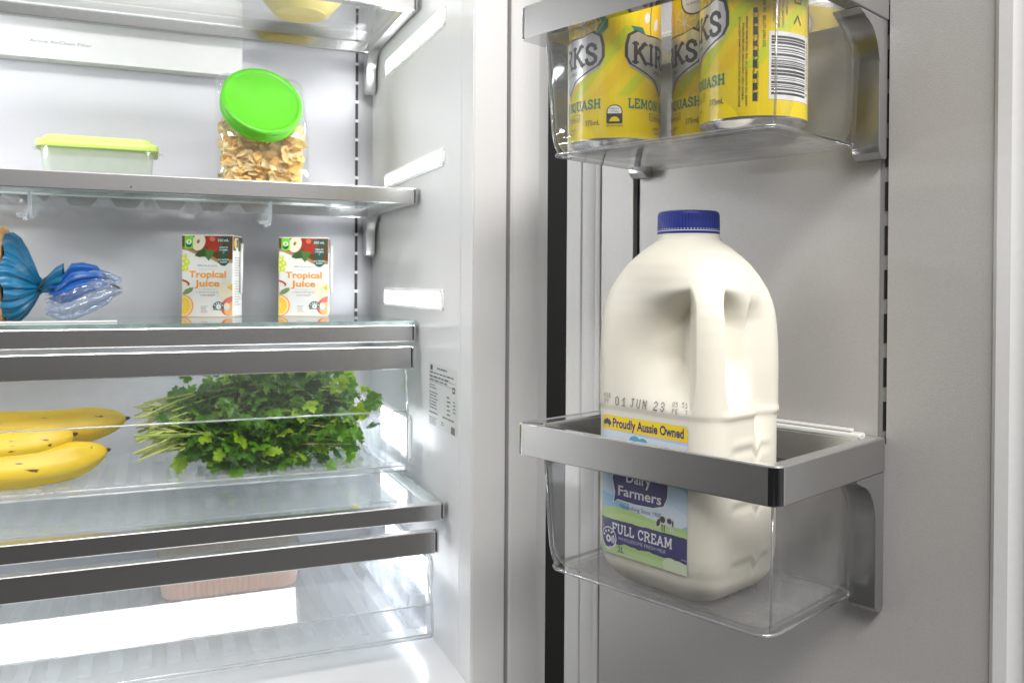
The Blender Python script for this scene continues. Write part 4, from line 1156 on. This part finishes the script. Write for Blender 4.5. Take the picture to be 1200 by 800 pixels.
# ================================================================== BANANAS
def make_banana(name, path, rad, parent, seed):
    rn = random.Random(seed)
    pts = [Vector(p) for p in path]
    # smooth the path
    P = []
    n = 30
    for k in range(n + 1):
        u = k / n * (len(pts) - 1); i = min(int(u), len(pts) - 2); f = u - i
        p0, p1, p2, p3 = pts[max(i - 1, 0)], pts[i], pts[i + 1], pts[min(i + 2, len(pts) - 1)]
        P.append(.5 * ((2 * p1) + (p2 - p0) * f + (2 * p0 - 5 * p1 + 4 * p2 - p3) * f * f + (3 * p1 - p0 - 3 * p2 + p3) * f ** 3))
    rings = []
    m = 30
    for k, p in enumerate(P):
        t_ = (P[min(k + 1, n)] - P[max(k - 1, 0)]).normalized()
        a = t_.cross(Vector((0, 0, 1))).normalized(); bq = a.cross(t_)
        s = k / n
        e = min(1, ((1 - s) / .16)) ** .55 if s > .84 else 1
        if s > .975: e = max(.17, e * .7)
        r = rad * e
        ring = []
        for i in range(m):
            an = 2 * PI * i / m
            q = 1 + .06 * math.cos(5 * an + 1.0)
            ring.append(p + (a * math.cos(an) + bq * math.sin(an)) * r * q)
        rings.append(ring)
    b = nb(); loft(b, rings)
    o = obj(name, b, BAN, parent, True)
    b = nb(); tip = P[-1]; t_ = (P[-1] - P[-3]).normalized()
    tube(b, [tip - t_ * .0015, tip + t_ * .0025, tip + t_ * .0045], [rad * .14, rad * .10, rad * .05], 10)
    obj('tip', b, mat('banana_tip', (.05, .03, .015), .8), o, True)
    return o
def banana_material():
    m, nt, b_ = nodes('banana_skin')
    tc = nt.nodes.new('ShaderNodeTexCoord'); n1 = nt.nodes.new('ShaderNodeTexNoise'); n1.inputs['Scale'].default_value = 40; n1.inputs['Detail'].default_value = 4
    mp = nt.nodes.new('ShaderNodeMapping'); mp.inputs['Scale'].default_value = (.35, 1.5, 1.5)
    nt.links.new(tc.outputs['Object'], mp.inputs[0]); nt.links.new(mp.outputs[0], n1.inputs[0])
    r1 = nt.nodes.new('ShaderNodeValToRGB'); r1.color_ramp.elements[0].position = .3; r1.color_ramp.elements[0].color = (.78, .52, .015, 1); r1.color_ramp.elements[1].position = .7; r1.color_ramp.elements[1].color = (.86, .63, .035, 1)
    nt.links.new(n1.outputs[0], r1.inputs[0])
    v = nt.nodes.new('ShaderNodeTexNoise'); v.inputs['Scale'].default_value = 130; v.inputs['Detail'].default_value = 2
    nt.links.new(mp.outputs[0], v.inputs[0])
    r2 = nt.nodes.new('ShaderNodeValToRGB'); r2.color_ramp.elements[0].position = .265; r2.color_ramp.elements[0].color = (1, 1, 1, 1); r2.color_ramp.elements[1].position = .305; r2.color_ramp.elements[1].color = (0, 0, 0, 1)
    nt.links.new(v.outputs[0], r2.inputs[0])
    mx = nt.nodes.new('ShaderNodeMixRGB'); mx.inputs[2].default_value = (.12, .05, .015, 1)
    nt.links.new(r2.outputs[0], mx.inputs[0]); nt.links.new(r1.outputs[0], mx.inputs[1]); nt.links.new(mx.outputs[0], b_.inputs['Base Color'])
    b_.inputs['Roughness'].default_value = .42; b_.inputs['Subsurface Weight'].default_value = .1; b_.inputs['Subsurface Radius'].default_value = (.006, .004, .001); b_.inputs['Subsurface Scale'].default_value = 1
    return m
BAN = banana_material()
bun = root('banana_bunch', 'bunch of yellow bananas lying in the upper drawer beside the parsley stems', 'bananas', FR, (-.14, 1.01, -.2085))
make_banana('banana', [(-.300, 1.035, -.175), (-.24, 1.030, -.158), (-.16, 1.030, -.1545), (-.09, 1.030, -.1550), (-.030, 1.030, -.1500)], .0188, bun, 1)
make_banana('banana', [(-.300, .990, -.185), (-.25, .990, -.174), (-.19, .990, -.1705), (-.13, .990, -.1675), (-.0785, .992, -.1585)], .0178, bun, 2)
make_banana('banana', [(-.300, .985, -.190), (-.23, .984, -.190), (-.16, .984, -.1895), (-.10, .988, -.1865), (-.0480, 1.004, -.1790)], .0196, bun, 3)

# ================================================================== PARSLEY
par = root('parsley_bunch', 'leafy bunch of green parsley with pale stems, in the upper drawer', 'parsley', FR, (.12, 1.02, -.2085))
rn = random.Random(21)
bs, bl = nb(), nb()
def leaf(b, base, d, up, s, rn):
    """flat parsley leaf: three toothed lobes folded about their midribs"""
    d = d.normalized(); side = d.cross(up).normalized(); up = side.cross(d)
    mi = rn.choice((0, 0, 1, 1, 2, 3))
    for ang, ls, off in ((0, 1, .30), (44, .85, .15), (-44, .85, .15), (86, .58, .02), (-86, .58, .02)):
        c, q = math.cos(R(ang)), math.sin(R(ang))
        ax_ = d * c + side * q; sx_ = side * c - d * q
        o = base + d * off * s * .5
        L = s * ls; curl = rn.uniform(-.35, .15)
        mid = [o + ax_ * L * k + up * (curl * k * k * L) for k in (0, .35, .7, 1)]
        vm = [b.verts.new(p) for p in mid]
        for sg in (1, -1):
            prof = ((.10, .08), (.26, .36), (.36, .20), (.52, .44), (.60, .20), (.78, .32), (.83, .13), (1, 0))
            fold = rn.uniform(.1, .45)
            vs = [b.verts.new(o + ax_ * L * t_ + sx_ * sg * w_ * L + up * (curl * t_ * t_ * L + fold * w_ * L)) for t_, w_ in prof[:-1]]
            for f in ((vm[0], vs[0], vs[1], vs[2], vm[1]), (vm[1], vs[2], vs[3], vs[4], vm[2]), (vm[2], vs[4], vs[5], vs[6], vm[3])):
                try:
                    q_ = b.faces.new(f if sg > 0 else tuple(reversed(f))); q_.material_index = mi
                except ValueError: pass
zfl = -.2070
for i in range(150):
    t0 = rn.random()
    y0 = rn.uniform(.985, 1.055); z0 = rn.uniform(-.192, -.134)
    x0 = -.022 + abs(rn.gauss(0, .034))
    x1 = rn.uniform(.08, .22)
    fan = rn.uniform(-1, 1); fy = rn.uniform(-1, 1)
    z1 = -.155 + fan * .045; y1 = 1.02 + fy * .055
    pts = []
    for k in range(8):
        u = k / 7
        zz = z0 + (z1 - z0) * u + .012 * math.sin(PI * u) * (1 if fan > 0 else .3)
        zz = max(zfl + .002, zz)
        pts.append(Vector((x0 + (x1 - x0) * u, y0 + (y1 - y0) * u, zz)))
    tube(bs, pts, [.0011 - .0004 * k / 7 for k in range(8)], 6, mi=rn.choice((0, 0, 1)))
    # sprays of leaves from mid-stem to the end
    for k in range(rn.randint(15, 20)):
        u = rn.uniform(.16, 1.05) if x1 > .14 else rn.uniform(.55, 1.1)
        base = Vector((x0 + (x1 - x0) * u, y0 + (y1 - y0) * u, z0 + (z1 - z0) * u)) + Vector((rn.gauss(0, .012), rn.gauss(0, .014), rn.gauss(0, .013)))
        cx_ = (base.x - .125) / .134; cz_ = (base.z + .152) / .062
        if base.x < -.004 or (base.x < .03 and rn.random() < .30) or cx_ * cx_ + cz_ * cz_ > 1.0: continue
        base.z = max(zfl + .004, min(-.104, base.z)); base.y = max(.957, min(1.09, base.y))
        dr = Vector((rn.uniform(-.2, 1), rn.uniform(-1, .6), rn.uniform(-.7, .6)))
        leaf(bl, base, dr, Vector((rn.uniform(-.5, .5), rn.uniform(-1, .2), rn.uniform(.1, 1))), rn.uniform(.0095, .0175), rn)
obj('stems', bs, [mat('stem_pale', (.58, .64, .18), .4, sss=.1), mat('stem_green', (.36, .52, .08), .4, sss=.1)], par, True)
def leafmat(name, c):
    m, nt, b_ = nodes(name)
    out = nt.nodes['Material Output']
    tc = nt.nodes.new('ShaderNodeTexCoord'); n1 = nt.nodes.new('ShaderNodeTexNoise'); n1.inputs['Scale'].default_value = 90
    nt.links.new(tc.outputs['Object'], n1.inputs[0])
    mr = nt.nodes.new('ShaderNodeMapRange'); mr.inputs['To Min'].default_value = .6; mr.inputs['To Max'].default_value = 1.4
    nt.links.new(n1.outputs[0], mr.inputs[0])
    sv = nt.nodes.new('ShaderNodeVectorMath'); sv.operation = 'SCALE'; sv.inputs[0].default_value = c
    nt.links.new(mr.outputs[0], sv.inputs['Scale']); nt.links.new(sv.outputs[0], b_.inputs['Base Color'])
    b_.inputs['Roughness'].default_value = .38
    tr = nt.nodes.new('ShaderNodeBsdfTranslucent'); tr.inputs[0].default_value = (c[0] * 1.6 + .02, c[1] * 1.5 + .05, c[2], 1)
    mx = nt.nodes.new('ShaderNodeMixShader'); mx.inputs[0].default_value = .3
    nt.links.new(b_.outputs[0], mx.inputs[1]); nt.links.new(tr.outputs[0], mx.inputs[2]); nt.links.new(mx.outputs[0], out.inputs[0])
    return m
obj('leaves', bl, [leafmat('leaf_mid', (.12, .30, .008)), leafmat('leaf_deep', (.065, .20, .008)), leafmat('leaf_dark', (.028, .10, .005)), leafmat('leaf_bright', (.32, .50, .018))], par)
# a fallen scrap on the glass below
b = nb(); leaf(b, Vector((.1880, .870, -.2275)), Vector((1, -.2, .05)), Vector((0, -.3, 1)), .0045, random.Random(2))
tag(obj('leaf_scrap', b, mat('scrap_yellow', (.72, .55, .02), .5), None, frame=FR), 'tiny yellow scrap of leaf on the lowest glass shelf', 'leaf scrap')

# ================================================================== MEAT TRAY
t = root('food_tray', 'pale pink ribbed plastic tray in the bottom drawer', 'food tray', FR, (.0815, 1.067, -.358))
b = nb(); n = 132
def tr(k, z, amp):
    out = []
    pts = rrect(.008 - .004 * k, .155 + .004 * k, 1.030 - .004 * k, 1.105 + .003 * k, .016, 10)
    # even spacing round the outline
    P = [Vector(p) for p in pts]; P.append(P[0]); L = [0]
    for a, c in zip(P, P[1:]): L.append(L[-1] + (c - a).length)
    for i in range(n * 4):
        s = i / (n * 4) * L[-1]; j = max(q for q in range(len(L)) if L[q] <= s); j = min(j, len(P) - 2)
        f = (s - L[j]) / max(1e-9, L[j + 1] - L[j]); p = P[j].lerp(P[j + 1], f); c = Vector((.0815, 1.067)); dv = (p - c).normalized()
        p = p + dv * amp * max(-1, min(1, 2.2 * math.sin(2 * PI * i / 8)))
        out.append((p.x, p.y, z))
    return out
loft(b, [tr(-.4, -.3575, 0), tr(0, -.354, .0014), tr(1, -.318, .0014), tr(1.5, -.314, 0), tr(1.5, -.311, 0)], True, False)
obj('tub', b, mat('tray_peach', (.86, .66, .58), .4, sss=.4), t, True, autosmooth=40)
b = nb(); loft(b, [tr(1.3, -.3112, 0), tr(1.2, -.3090, 0)], True, True)
obj('film', b, clear('tub_milky'), t)
